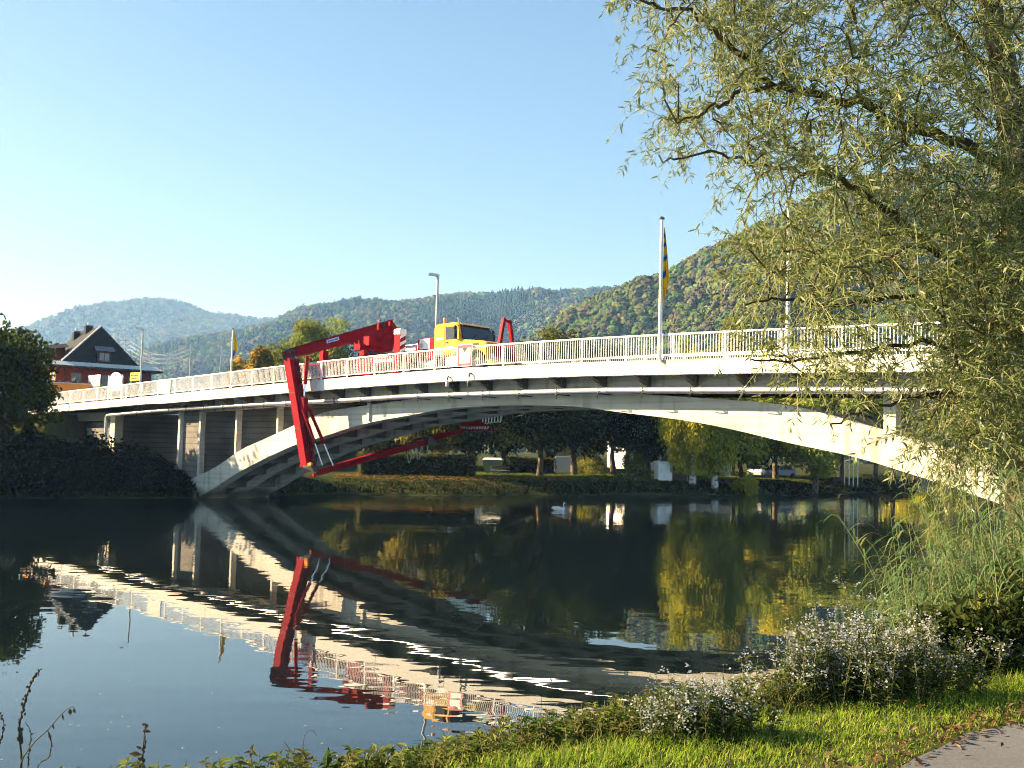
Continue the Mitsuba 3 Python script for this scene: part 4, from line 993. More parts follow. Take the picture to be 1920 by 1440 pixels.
def bush(name, label, centre, size, n, leaf, colours, seed, group=None, flat=0.75, cat_='bush', clumps=40, stems=14):
    """Low rounded shrub: leaf clumps over a fan of stems."""
    rng = np.random.default_rng(seed)
    k = thing(name, label, cat_, group)
    c0 = np.array(centre, float); sx, sy, sz = size
    u = rand_unit(rng, clumps); u[:, 2] = np.abs(u[:, 2])
    C = u * (0.55 + 0.6 * meshkit.fbm(u * 2 + seed, 3, seed))[:, None] * [sx, sy, sz]
    st = []
    for q in C[rng.permutation(clumps)[:stems]]:
        st.append(tube([c0 + [q[0] * 0.15, q[1] * 0.15, -0.3], c0 + q * [0.6, 0.6, 0.55], c0 + q], [0.035, 0.025, 0.01], 5, False))
    part(k, 'stems', cat(st), 'bark', kind='stuff')
    idx = rng.integers(clumps, size=n)
    P = C[idx] + rand_unit(rng, n) * (rng.uniform(0, 1, n) ** 0.5)[:, None] * np.array([sx, sy, sz]) * 0.33
    P[:, 2] = np.abs(P[:, 2]) * 0.98 + 0.02
    A = rand_unit(rng, n) + [0, 0, -0.2]; N = rand_unit(rng, n) + [0, 0, 0.8]
    L = leaf * rng.uniform(0.7, 1.4, n)
    v, f = leaf_mesh(P + c0, A, N, L, L * 0.6)
    colours = np.array(colours, float)
    cc = colours[rng.integers(len(colours), size=clumps)] * rng.uniform(0.75, 1.25, (clumps, 1))
    part(k, 'leaves', (v, f), 'vleaf', color=np.repeat(cc[idx] * rng.uniform(0.7, 1.3, (n, 1)), 4, 0))
    return k
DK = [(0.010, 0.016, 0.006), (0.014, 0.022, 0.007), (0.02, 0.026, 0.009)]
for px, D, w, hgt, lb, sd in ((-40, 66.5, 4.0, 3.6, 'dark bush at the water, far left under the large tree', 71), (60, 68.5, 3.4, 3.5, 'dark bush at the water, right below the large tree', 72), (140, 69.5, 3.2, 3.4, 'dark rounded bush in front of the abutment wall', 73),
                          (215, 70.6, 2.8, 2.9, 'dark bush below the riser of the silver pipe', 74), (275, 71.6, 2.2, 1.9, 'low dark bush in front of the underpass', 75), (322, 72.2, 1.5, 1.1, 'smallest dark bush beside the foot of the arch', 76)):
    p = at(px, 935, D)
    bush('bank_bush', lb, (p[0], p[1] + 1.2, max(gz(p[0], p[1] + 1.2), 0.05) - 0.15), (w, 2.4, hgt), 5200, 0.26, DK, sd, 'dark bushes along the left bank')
p = at(62, 835, 79)
bush('ivy_bush', 'bright yellow green shrub beside the white wing wall', (p[0], p[1], gz(p[0], p[1])), (1.6, 1.2, 2.4), 2500, 0.22, YELG + MIDG, 77)

# ------------------------------------------------------------------ far bank: hedges, undergrowth and leaf fall
def hedge(label, a, b, w, h, n, seed):
    rng = np.random.default_rng(seed)
    a, b = np.array(a, float), np.array(b, float)
    d = b - a; Lh = np.linalg.norm(d); d /= Lh
    s = np.array([-d[1], d[0]])
    t = rng.uniform(0, Lh, n); face = rng.integers(0, 4, n)
    y = np.where(face == 0, -w / 2, np.where(face == 1, w / 2, rng.uniform(-w / 2, w / 2, n))) + rng.normal(0, 0.08, n)
    z = np.where(face >= 2, h, rng.uniform(0, h, n)) + rng.normal(0, 0.07, n)
    P2 = a + t[:, None] * d + y[:, None] * s
    g = ground_z(P2)
    P = np.c_[P2, g + np.maximum(z, 0.02)]
    v, f = leaf_mesh(P, rand_unit(rng, n) + [0, 0, 0.2], rand_unit(rng, n) + [0, 0, 0.6], 0.2 * rng.uniform(0.7, 1.4, n), 0.13)
    c = np.array([(0.045, 0.06, 0.015), (0.07, 0.08, 0.02), (0.11, 0.10, 0.025)])[rng.integers(3, size=n)] * rng.uniform(0.7, 1.3, (n, 1))
    k = thing('hedge', label, 'hedge')
    part(k, 'leaves', (v, f), 'vleaf', color=np.repeat(c, 4, 0))
    m = trimesh.creation.box([Lh - 0.2, w - 0.25, h - 0.15])
    R = np.eye(4); R[:2, 0], R[:2, 1] = d, s
    mid = (a + b) / 2
    R[:3, 3] = [mid[0], mid[1], gz(*mid) + (h - 0.15) / 2 - 0.05]
    m.apply_transform(R)
    part(k, 'branches', m, 'hedge_core')
mat('hedge_core', (0.02, 0.02, 0.012), 0.95, spec=0.1)
h0, h1 = fix(648, 893, 1.45), fix(915, 887, 1.45)
hedge('long clipped hedge behind the crane arm, left of the green bin', h0[:2] + [0, 7], (h1[0] - 1.0, h0[1] + 11), 1.4, 1.75, 9000, 81)
hedge('short clipped hedge right of the park bench', at(950, 885, 108)[:2], at(1038, 885, 110)[:2], 1.2, 1.45, 3500, 82)
rng = np.random.default_rng(5)
# long grass, nettles and fallen leaves on the bank slope
def tufts(name, label, P2, h, n_blades, colours, seed, width=0.02, cat_=None, bend=0.5, spread=0.06):
    """Grass: n_blades blades per tuft at the ground points P2; each blade is three triangles."""
    rng = np.random.default_rng(seed)
    g = ground_z(P2)
    n = len(P2) * n_blades
    idx = np.repeat(np.arange(len(P2)), n_blades)
    B = np.c_[P2[idx] + rng.normal(0, spread, (n, 2)), g[idx] - 0.02]
    hh = (np.broadcast_to(h, (len(P2),))[idx]) * rng.uniform(0.5, 1.25, n)
    az = rng.uniform(0, 6.283, n)
    dirn = np.c_[np.cos(az), np.sin(az), np.zeros(n)]
    side = np.c_[-np.sin(az), np.cos(az), np.zeros(n)] * (width * rng.uniform(0.6, 1.3, n))[:, None] / 2
    b = (bend * rng.uniform(0.3, 1.4, n) * hh)[:, None]
    up = np.array([0, 0, 1.0])
    m1 = B + dirn * b * 0.28 + up * hh[:, None] * 0.55
    tp_ = B + dirn * b + up * hh[:, None] * (1 - 0.22 * np.clip(b / hh[:, None], 0, 1.2))
    v = np.stack([B - side, B + side, m1 + side * 0.85, m1 - side * 0.85, tp_], 1).reshape(-1, 3)
    k = np.arange(n)[:, None] * 5
    f = np.vstack([k + [0, 1, 2], k + [0, 2, 3], k + [3, 2, 4]])
    c = np.array(colours, float)[rng.integers(len(colours), size=n)] * rng.uniform(0.7, 1.3, (n, 1))
    return v, f, np.repeat(c, 5, 0)
P2 = []
for a, b in zip(FAR[3:15], FAR[4:16]):
    L_ = np.linalg.norm(b - a)
    m_ = int(L_ * 34)
    t = rng.uniform(0, 1, m_); d = (b - a) / L_
    off = rng.uniform(0.1, 5.5, m_) ** 1.0
    P2.append(a + t[:, None] * (b - a) + off[:, None] * np.array([-d[1], d[0]]))
P2 = np.vstack(P2)
dist = -side_dist(P2, FAR)
s_, e_ = w2b(P2[:, 0], P2[:, 1])
hs = np.interp(dist, [0, 1, 2.6, 3.8], [0.55, 0.45, 0.25, 0.10]) * rng.uniform(0.5, 1.3, len(P2))
v, f, c = tufts('x', '', P2, hs, 5, [(0.022, 0.032, 0.009), (0.034, 0.038, 0.011), (0.045, 0.038, 0.014), (0.02, 0.03, 0.008)], 91, 0.10, bend=0.8, spread=0.3)
single('bank_undergrowth', (v, f), 'vleaf', 'dark unmown grass and nettles on the far river bank', 'undergrowth', kind='stuff', color=c)
P2 = np.c_[rng.uniform(-14, 34, 9000), rng.uniform(86, 122, 9000)]
dd = -side_dist(P2, FAR); P2 = P2[(dd > 4.2) & (dd < 16)]
v, f, c = tufts('x', '', P2, 0.12, 5, [(0.15, 0.21, 0.03), (0.20, 0.25, 0.04), (0.12, 0.16, 0.03)], 92, 0.07, bend=0.5, spread=0.25)
single('park_lawn', (v, f), 'vleaf', 'mown green lawn of the riverside park on the far bank', 'grass', kind='stuff', color=c)
n = 5000
P2 = np.c_[rng.uniform(-15, 6, n), rng.uniform(86, 102, n)]
dd = -side_dist(P2, FAR); P2 = P2[(dd > 3.4) & (dd < 8)]
n = len(P2)
v, f = leaf_mesh(np.c_[P2, ground_z(P2) + 0.10], rand_unit(rng, n) * [1, 1, 0.2], rand_unit(rng, n) * 0.4 + [0, 0, 1], 0.20, 0.14)
c = np.array([(0.35, 0.16, 0.03), (0.28, 0.11, 0.03), (0.40, 0.24, 0.05), (0.16, 0.08, 0.03)])[rng.integers(4, size=n)] * rng.uniform(0.6, 1.2, (n, 1))
single('fallen_leaves', (v, f), 'vleaf', 'orange fallen leaves scattered on the far bank behind the crane arm', 'leaf litter', kind='stuff', color=np.repeat(c, 4, 0))
for px, D, w, hgt, lb, sd, colr in ((1398, 103, 1.5, 2.2, 'yellow green shrub in front of the dark trees, left of the cars', 83, YELG), (1185, 103, 1.5, 2.6, 'leafy green shrub beside the pale blue door', 84, MIDG), (1106, 112, 1.6, 2.4, 'bright green shrub left of the small brick wall', 85, YELG + MIDG),
                          (1560, 107, 2.6, 1.4, 'dense dark shrub at the water below the four poles', 86, DK), (1640, 121, 2.8, 2.0, 'olive shrub at the tip of the far bank', 87, [(0.06, 0.065, 0.02), (0.09, 0.085, 0.025)]), (1490, 104, 2.4, 1.4, 'brown green shrub at the water below the cars', 88, [(0.05, 0.045, 0.018), (0.04, 0.05, 0.016)]),
                          (1690, 140, 2.4, 1.6, 'low shrub at the very end of the far bank', 89, DK + MIDG[:1])):
    p = at(px, 905, D)
    bush('shrub', lb, (p[0], p[1], gz(p[0], p[1]) - 0.1), (w, 1.4, hgt), 1800, 0.22, colr, sd)

# ------------------------------------------------------------------ things in the park
def placed(x, y, z, deg):
    return T4().translate([x, y, z]).rotate([0, 0, 1], deg)
def ground_at(px, D):
    p = at(px, 885, D); return p[0], p[1], gz(p[0], p[1])
x, y, z = ground_at(938, 102)
bn = thing('park_bench', 'wooden park bench in front of the green waste bin', 'bench')
W = placed(x, y, z, 6)
for k, (yy, zz) in enumerate(((-0.2, 0.45), (-0.05, 0.45), (0.1, 0.45))):
    part(bn, 'seat_plank', cbox(-0.95, 0.95, yy, yy + 0.12, zz, zz + 0.05, 0.01), 'pale_trim' if k == 0 else 'brown_wood', to_world=W)
for zz in (0.62, 0.78):
    part(bn, 'back_plank', cbox(-0.95, 0.95, 0.27, 0.31, zz, zz + 0.12, 0.01), 'brown_wood', to_world=W)
for xx in (-0.7, 0.7):
    part(bn, 'leg', cat([box(xx - 0.04, xx + 0.04, -0.15, 0.2, 0, 0.449), box(xx - 0.03, xx + 0.03, 0.2, 0.269, 0, 0.9)]), 'dark_metal', to_world=W)
x, y, z = ground_at(924, 104)
wb = thing('waste_bin', 'pale green wheeled waste container with a white lid behind the bench', 'bin')
W = placed(x, y, z, -8)
part(wb, 'body', hull([(-0.75, -0.5, 0.2), (0.75, -0.5, 0.2), (0.75, 0.5, 0.2), (-0.75, 0.5, 0.2), (-0.98, -0.62, 1.45), (0.98, -0.62, 1.45), (0.98, 0.62, 1.45), (-0.98, 0.62, 1.45)]), 'green_plastic', to_world=W)
part(wb, 'lid', hull([(-1.04, -0.68, 1.455), (1.04, -0.68, 1.455), (1.04, 0.68, 1.455), (-1.04, 0.68, 1.455), (-0.8, -0.3, 1.66), (0.8, -0.3, 1.66), (0.8, 0.4, 1.66), (-0.8, 0.4, 1.66)]), 'pale_trim', to_world=W)
for xx in (-0.6, 0.6):
    for yy in (-0.4, 0.4):
        part(wb, 'wheel', tube([(xx - 0.04, yy, 0.1), (xx + 0.04, yy, 0.1)], 0.1, 10), 'black_rubber', to_world=W)
# white corrugated shed and the wooden fence beside it
x, y, z = ground_at(1244, 103)
sh = thing('garden_shed', 'white corrugated metal shed right of the narrow dark tree', 'shed')
W = placed(x, y, z, 8)
zig = [(-0.72 + 1.44 * k / 32, (0.03 if k % 4 in (1, 2) else 0.0)) for k in range(33)]
poly = [(a, -0.6 - b) for a, b in zig] + [(0.72, 0.9), (-0.72, 0.9)]
m = trimesh.creation.extrude_polygon(sg.Polygon(poly), 1.75, engine='earcut')
part(sh, 'wall', m, 'white_paint', to_world=W)
part(sh, 'roof', hull([(-0.8, -0.72, 1.755), (0.8, -0.72, 1.755), (0.8, 1.0, 1.755), (-0.8, 1.0, 1.755), (-0.8, -0.72, 1.80), (0.8, -0.72, 1.80), (0.8, 1.0, 1.90), (-0.8, 1.0, 1.90)]), 'white_paint', to_world=W)
part(sh, 'door', box(0.1, 0.62, -0.645, -0.632, 0.1, 1.65), 'white_paint', to_world=W)
wf = thing('board_fence', 'brown board fence with a green top rail right of the white shed', 'fence')
W = placed(x + 0.95, y + 0.3, z, 4)
for k in range(12):
    part(wf, 'board', cbox(0.2 * k, 0.2 * k + 0.19, 0, 0.03, 0.03, 1.38 + 0.03 * (k % 3), 0.006), 'brown_wood', to_world=W)
part(wf, 'top_rail', box(-0.02, 2.42, -0.04, -0.003, 1.42, 1.50), 'green_rail', to_world=W)
mat('green_rail', (0.05, 0.30, 0.22), 0.5)
for xx in (1.45, 2.3):
    part(wf, 'post', box(xx, xx + 0.07, -0.12, -0.045, 0, 1.5), 'pale_trim', to_world=W)
# houses behind the park trees
def house(label, px, D, w, d, h, rh, deg, wall, roof, wins, name='house', zoff=0.0):
    x, y, z = ground_at(px, D)
    k = thing(name, label, 'house')
    W = placed(x, y, z + zoff, deg)
    part(k, 'wall', box(-w / 2, w / 2, 0, d, -0.5, h), wall, to_world=W)
    g = prism([(-w / 2, h + 0.003), (w / 2, h + 0.003), (w / 2, h + 0.02), (0, h + rh), (-w / 2, h + 0.02)], 0.0, d)
    part(k, 'gable', g, wall, to_world=W)
    t = 0.18
    for s in (-1, 1):
        r = hull([(s * (w / 2 + 0.4), -0.35, h - 0.12), (s * (w / 2 + 0.4), d + 0.35, h - 0.12), (0, -0.35, h + rh + 0.22), (0, d + 0.35, h + rh + 0.22), (s * (w / 2 + 0.4), -0.35, h - 0.12 + t), (s * (w / 2 + 0.4), d + 0.35, h - 0.12 + t), (0, -0.35, h + rh + 0.22 + t), (0, d + 0.35, h + rh + 0.22 + t)])
        r.vertices[:, 2] += 0.01
        part(k, 'roof', r, roof, to_world=W)
    for (a, b, c_, d_) in wins:
        wn = part(k, 'window', box(a, b, -0.04, -0.003, c_, d_), 'pale_trim', to_world=W)
        part(wn, 'pane', box(a + 0.08, b - 0.08, -0.055, -0.043, c_ + 0.08, d_ - 0.08), 'dark_glass', to_world=W)
    return k
house('white gabled house behind the dark trees, left of the birches', 1222, 138, 7.5, 8, 5.0, 3.4, 12, 'white_plaster', 'slate', [(-2.6, -1.5, 1.0, 2.3), (1.2, 2.4, 1.0, 2.3), (-2.4, -1.4, 3.4, 4.6), (1.2, 2.2, 3.4, 4.6)])
house('low pale house with a blue door behind the dark trees', 1062, 132, 7, 6, 2.5, 2.2, -6, 'white_plaster', 'slate', [(-2.4, -1.3, 0.9, 2.0), (1.8, 2.8, 0.9, 2.0)])
x, y, z = ground_at(1058, 118)
gd = thing('garden_gate', 'pale blue white garage door panel behind the dark trunks', 'door')
W = placed(x, y, z, -4)
part(gd, 'panel', cbox(-1.1, 1.1, 0, 0.06, 0.0, 1.75, 0.02), 'blue_white', to_world=W)
for zz in (0.4, 0.85, 1.3):
    part(gd, 'rib', box(-1.05, 1.05, -0.014, -0.001, zz, zz + 0.05), 'pale_trim', to_world=W)
house('low pale blue shed building behind the pale birch trunk', 1325, 124, 6, 5, 1.5, 0.8, 5, 'blue_white', 'metal_roof', [(0.4, 1.4, 0.5, 1.2)])
# brick pillar wall and picket fence
x, y, z = ground_at(1088, 116)
bw_ = thing('garden_wall', 'low garden wall with open blockwork right of the garage door', 'wall')
W = placed(x, y, z, 0)
for r_ in range(4):
    for c_ in range(7):
        part(bw_, 'block', cbox(-1.1 + 0.34 * c_ + (0.1 if r_ % 2 else 0), -1.1 + 0.34 * c_ + 0.25 + (0.1 if r_ % 2 else 0), 0, 0.18, 0.26 * r_, 0.26 * r_ + 0.25, 0.01), 'pale_trim', to_world=W)
# parked cars
def car(label, px, D, deg, body):
    x, y, z = ground_at(px, D)
    k = thing('parked_car', label, 'car', 'cars parked behind the far bank')
    W = placed(x, y, z, deg)
    prof = [(-2.05, 0.3), (-2.1, 0.62), (-1.95, 0.86), (-1.5, 0.92), (1.0, 0.92), (1.75, 0.82), (2.08, 0.62), (2.1, 0.3)]
    part(k, 'body', soft_prism(prof, -0.84, 0.84, 0.06), body, to_world=W, smooth=20)
    c_ = part(k, 'cabin', hull([(-1.75, -0.72, 0.9), (-1.75, 0.72, 0.9), (1.05, -0.72, 0.9), (1.05, 0.72, 0.9), (-1.25, -0.58, 1.43), (-1.25, 0.58, 1.43), (0.25, -0.58, 1.43), (0.25, 0.58, 1.43)]), body, to_world=W)
    part(c_, 'windscreen', hull([(1.0, -0.64, 0.97), (1.0, 0.64, 0.97), (0.34, -0.54, 1.38), (0.34, 0.54, 1.38), (1.03, -0.64, 0.98), (1.03, 0.64, 0.98), (0.37, -0.54, 1.39), (0.37, 0.54, 1.39)]), 'dark_glass', to_world=W)
    for s in (-1, 1):
        part(c_, 'side_window', hull([(-1.4, s * 0.70, 0.97), (0.8, s * 0.70, 0.97), (-1.1, s * 0.60, 1.36), (0.2, s * 0.60, 1.36), (-1.4, s * 0.715, 0.97), (0.8, s * 0.715, 0.97), (-1.1, s * 0.615, 1.36), (0.2, s * 0.615, 1.36)]), 'dark_glass', to_world=W)
        part(k, 'headlight', cbox(1.98, 2.10, s * 0.6 - 0.15, s * 0.6 + 0.15, 0.58, 0.72, 0.02), 'sign_white', to_world=W)
    for xx in (-1.3, 1.3):
        for s in (-1, 1):
            part(k, 'wheel', tube([(xx, s * 0.70, 0.31), (xx, s * 0.86, 0.31)], 0.31, 16), 'black_rubber', to_world=W)
mat('car_white', (0.75, 0.76, 0.78), 0.25, coat=0.4)
mat('car_blue', (0.16, 0.24, 0.36), 0.25, coat=0.4)
car('white car parked between the trunks behind the far bank', 1418, 121, -110, 'car_white')
car('grey blue car parked right of the white car', 1462, 124, -150, 'car_blue')
# red and yellow stall and small blue tarpaulin behind the hedge
x, y, z = ground_at(828, 112)
st_ = thing('market_stall', 'red and yellow canopy behind the hedge left of the ochre tree', 'stall')
W = placed(x, y, z, 0)
for xx in (-1.2, 1.2):
    for yy in (-0.7, 0.7):
        part(st_, 'post', box(xx - 0.03, xx + 0.03, yy - 0.03, yy + 0.03, 0, 2.5), 'pale_trim', to_world=W)
part(st_, 'canopy', hull([(-1.5, -0.95, 2.5), (1.5, -0.95, 2.5), (1.5, 0.95, 2.5), (-1.5, 0.95, 2.5), (0, 0, 3.4)]), 'red_paint', to_world=W)
for k in range(6):
    part(st_, 'valance', box(-1.5 + 0.5 * k, -1.02 + 0.5 * k, -0.99, -0.96, 2.1, 2.495), 'yellow_paint' if k % 2 else 'red_paint', to_world=W)
part(st_, 'counter', cbox(-1.3, 1.3, -0.75, -0.3, 0.0, 1.0, 0.02), 'red_paint', to_world=W)
# four white poles on the bank tip
for k, px in enumerate((1583.5, 1592, 1600, 1608)):
    x, y, z = ground_at(px, 120)
    flagpole(['leftmost of the four white poles on the far bank', 'second from left of the four white poles on the far bank', 'third from left of the four white poles on the far bank', 'rightmost of the four white poles on the far bank'][k], (x, y, z - 0.1), z + 7.2, 0.065, None, 'four white poles in a row on the far bank')

# ------------------------------------------------------------------ red house at the left end of the bridge
HA = math.radians(38)
hp = at(105, 700, 104); HZ = 6.0
HW = T4().translate([hp[0], hp[1], HZ]).rotate([0, 0, 1], math.degrees(HA))
ho = thing('red_house', 'red rendered corner house with a steep slate roof at the left bridge end', 'house')
def hpz(px, py, D=106): return at(px, py, D)[2] - HZ
WD, DP, HE = 9.6, 9.0, 0.0
HE = hpz(116, 684, 104)
part(ho, 'wall', box(0, WD, 0.0, DP, -1.0, HE - 0.25), 'red_plaster', to_world=HW)
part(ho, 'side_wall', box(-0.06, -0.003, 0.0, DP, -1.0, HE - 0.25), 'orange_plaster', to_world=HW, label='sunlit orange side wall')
part(ho, 'cornice', cbox(-0.8, WD + 1.0, -0.8, DP + 0.8, HE - 0.22, HE - 0.02, 0.03), 'black_metal', to_world=HW)
part(ho, 'eave', hull([(-0.85, -0.85, HE - 0.018), (WD + 1.05, -0.85, HE - 0.018), (WD + 1.05, DP + 0.85, HE - 0.018), (-0.85, DP + 0.85, HE - 0.018), (-0.5, -0.1, HE + 0.42), (WD + 0.4, -0.1, HE + 0.42), (WD + 0.4, DP + 0.1, HE + 0.42), (-0.5, DP + 0.1, HE + 0.42)]), 'pale_trim', to_world=HW)
RH = hpz(187, 611, 107)
x0, x1, xa = 0.55, WD - 1.3, 4.35
part(ho, 'roof', hull([(x0, 0.15, HE + 0.43), (x1, 0.15, HE + 0.43), (x0, DP, HE + 0.43), (x1, DP, HE + 0.43), (xa, 0.5, RH), (xa, DP - 0.5, RH)]), 'slate', to_world=HW)
part(ho, 'verge', beam((x0 - 0.05, 0.1, HE + 0.47), (xa, 0.42, RH + 0.06), 0.14, 0.12), 'pale_trim', to_world=HW)
d0 = 3.9
dm = part(ho, 'dormer', cat([hull([(d0, -0.02, HE + 0.5), (d0 + 1.5, -0.02, HE + 0.5), (d0, -0.02, HE + 1.8), (d0 + 1.5, -0.02, HE + 1.8), (d0, 1.6, HE + 1.8), (d0 + 1.5, 1.6, HE + 1.8), (d0, 0.4, HE + 0.5), (d0 + 1.5, 0.4, HE + 0.5)])]), 'slate', to_world=HW)
part(dm, 'dormer_roof', hull([(d0 - 0.25, -0.35, HE + 1.72), (d0 + 1.75, -0.35, HE + 1.72), (d0 - 0.1, 1.6, HE + 2.95), (d0 + 1.6, 1.6, HE + 2.95), (d0 - 0.25, -0.35, HE + 1.82), (d0 + 1.75, -0.35, HE + 1.82), (d0 - 0.1, 1.6, HE + 3.05), (d0 + 1.6, 1.6, HE + 3.05)]), 'metal_roof', to_world=HW)
mat('window_grey', (0.20, 0.22, 0.25), 0.15)
dw = part(dm, 'dormer_window', box(d0 + 0.15, d0 + 1.35, -0.05, -0.022, HE + 0.62, HE + 1.6), 'brown_wood', to_world=HW)
for a in (0.28, 0.80):
    part(ho, 'dormer_pane', box(d0 + a, d0 + a + 0.42, -0.062, -0.052, HE + 0.76, HE + 1.5), 'window_grey', to_world=HW)
for nm, px, py0, py1, w, yy in (('chimney', 151, 617, 640, 0.62, 6.0), ('chimney', 176, 609, 630, 0.72, 3.5)):
    zt_ = hpz(px, py0, 108)
    xx = xa - 0.35 if px > 160 else xa - 0.9
    ch = part(ho, nm, cbox(xx - w / 2, xx + w / 2, yy, yy + 0.8, zt_ - 2.4, zt_, 0.03), 'slate', to_world=HW)
    part(ch, 'chimney_cap', cbox(xx - w / 2 - 0.06, xx + w / 2 + 0.06, yy - 0.06, yy + 0.86, zt_ + 0.002, zt_ + 0.08, 0.02), 'metal_roof', to_world=HW)
    part(ch, 'chimney_pot', tube([(xx, yy + 0.4, zt_ + 0.08), (xx, yy + 0.4, zt_ + 0.45)], 0.11, 8), 'pale_trim', to_world=HW)
part(ho, 'side_dormer', hull([(-0.2, 2.4, HE + 0.43), (-0.2, 4.4, HE + 0.43), (1.8, 2.4, HE + 0.43), (1.8, 4.4, HE + 0.43), (-0.1, 2.6, HE + 1.7), (-0.1, 4.2, HE + 1.7), (1.6, 3.4, HE + 2.1)]), 'red_plaster', to_world=HW)
part(ho, 'side_dormer', hull([(-0.35, 2.2, HE + 1.71), (-0.35, 4.6, HE + 1.71), (1.7, 2.2, HE + 2.1), (1.7, 4.6, HE + 2.1), (-0.3, 3.4, HE + 2.2), (1.7, 3.4, HE + 2.5)]), 'slate', to_world=HW)
for yy in (0.6, 2.4, 4.4):
    wn = part(ho, 'window', box(-0.1, -0.061, yy, yy + 1.0, HE - 2.0, HE - 0.6), 'pale_trim', to_world=HW)
    part(wn, 'pane', box(-0.115, -0.101, yy + 0.1, yy + 0.9, HE - 1.9, HE - 0.7), 'dark_glass', to_world=HW)
for xx in (1.4, 4.4, 7.2):
    wn = part(ho, 'window', box(xx, xx + 1.1, -0.035, -0.003, HE - 2.1, HE - 0.7), 'brown_wood', to_world=HW)
    part(wn, 'pane', box(xx + 0.1, xx + 1.0, -0.048, -0.037, HE - 2.0, HE - 0.8), 'dark_glass', to_world=HW)
part(ho, 'drainpipe', tube([(0.9, -0.12, HE - 0.3), (0.9, -0.12, -0.8)], 0.06, 8), 'dark_metal', to_world=HW)
zt_ = hpz(120, 720, 103)
tr = part(ho, 'terrace_parapet', cat([cbox(-1.6, 3.6, -3.2, -3.0, -1.0, zt_, 0.02), cbox(-1.8, -1.602, -3.2, 0, -1.0, zt_, 0.02)]), 'orange_plaster', to_world=HW)
part(tr, 'coping', cat([cbox(-1.85, 3.7, -3.26, -2.94, zt_ + 0.003, zt_ + 0.07, 0.02)]), 'pale_trim', to_world=HW)
for k in range(6):
    q = (-1.2 + 0.85 * k, -2.9)
    part(tr, 'planter', cbox(q[0], q[0] + 0.6, -2.93, -2.75, zt_ + 0.0, zt_ + 0.25, 0.02), 'black_metal' if k < 5 else 'sign_red', to_world=HW)
# notice boards between the house and the bridge
def board_at(px0, py0, px1, py1, e):
    return on_e(px0, py0, e), on_e(px1, py1, e)
q0, q1 = board_at(166, 704, 187, 724, 9.2)
nb = thing('speed_sign_board', 'square white board with a red ring in front of the red house', 'sign')
part(nb, 'board', cbox(q0[0], q1[0], 9.2, 9.24, q1[2], q0[2], 0.01), 'sign_white', to_world=BRIDGE)
cx, cz = (q0[0] + q1[0]) / 2, (q0[2] + q1[2]) / 2 + 0.02
an = np.linspace(0, 2 * math.pi, 28)
rr_ = 0.3 * (q0[2] - q1[2])
rg = sg.Polygon([(cx + 1.25 * rr_ * math.cos(a), cz + rr_ * math.sin(a)) for a in an]).difference(sg.Polygon([(cx + 1.25 * rr_ * 0.68 * math.cos(a), cz + rr_ * 0.68 * math.sin(a)) for a in an]))
m = trimesh.creation.extrude_polygon(rg, 0.008, engine='earcut'); vv = m.vertices
part(nb, 'red_ring', trimesh.Trimesh(np.stack([vv[:, 0], 9.198 - vv[:, 2], vv[:, 1]], 1), m.faces, process=False), 'sign_red', to_world=BRIDGE)
part(nb, 'post', cat([box(q0[0] + 0.2, q0[0] + 0.28, 9.25, 9.33, float(ZT(q0[0])) - 0.6, q0[2]), box(q1[0] - 0.28, q1[0] - 0.2, 9.25, 9.33, float(ZT(q0[0])) - 0.6, q0[2])]), 'lamp_grey', to_world=BRIDGE)
q0, q1 = board_at(205, 699, 228, 722, 9.2)
ab = thing('town_board', 'white board with an arched top and a small blue emblem, beside the ring sign', 'sign')
W_ = q1[0] - q0[0]; zs = q0[2] - 0.42 * (q0[2] - q1[2])
xc = (q0[0] + q1[0]) / 2
archp = [(q0[0], q1[2] - 0.5), (q1[0], q1[2] - 0.5), (q1[0], zs)] + [(xc + 0.42 * W_ * math.cos(a), zs + (q0[2] - zs) * math.sin(a)) for a in np.linspace(0.1, math.pi - 0.1, 14)] + [(q0[0], zs)]
part(ab, 'board', prism(archp, 9.2, 9.25), 'sign_white', to_world=BRIDGE)
part(ab, 'emblem', tube([(xc, 9.185, zs + 0.25), (xc, 9.198, zs + 0.25)], 0.16, 12), 'sign_blue', to_world=BRIDGE)
part(ab, 'board_line', box(q0[0] + 0.1, q1[0] - 0.1, 9.188, 9.198, zs - 0.3, zs - 0.24), 'dark_metal', to_world=BRIDGE)
for xx in (q0[0] - 0.12, q1[0]):
    part(ab, 'post', box(xx, xx + 0.12, 9.16, 9.28, float(ZT(xx)) - 0.6, zs + 0.25), 'white_paint', to_world=BRIDGE)
q0, q1 = board_at(244, 699, 263, 713, 9.4)
ys = thing('town_name_sign', 'yellow place name sign with dark lettering right of the arched board', 'sign')
part(ys, 'board', cbox(q0[0], q1[0], 9.4, 9.44, q1[2], q0[2], 0.01), 'sign_yellow', to_world=BRIDGE)
part(ys, 'lettering', cat([box(q0[0] + 0.2 + 0.16 * k, q0[0] + 0.31 + 0.16 * k, 9.388, 9.398, q1[2] + 0.42, q1[2] + 0.58) for k in range(int((W_ * 0.62) / 0.16))]), 'sign_black', to_world=BRIDGE)
part(ys, 'lettering', cat([box(q0[0] + 0.2 + 0.14 * k, q0[0] + 0.29 + 0.14 * k, 9.388, 9.398, q1[2] + 0.16, q1[2] + 0.25) for k in range(int((W_ * 0.55) / 0.14))]), 'sign_black', to_world=BRIDGE)
for xx in (q0[0] + 0.1, q1[0] - 0.18):
    part(ys, 'post', box(xx, xx + 0.08, 9.45, 9.53, float(ZT(xx)) - 0.6, q0[2]), 'lamp_grey', to_world=BRIDGE)
q0, q1 = on_e(297, 712, -0.01), on_e(318, 738, -0.01)
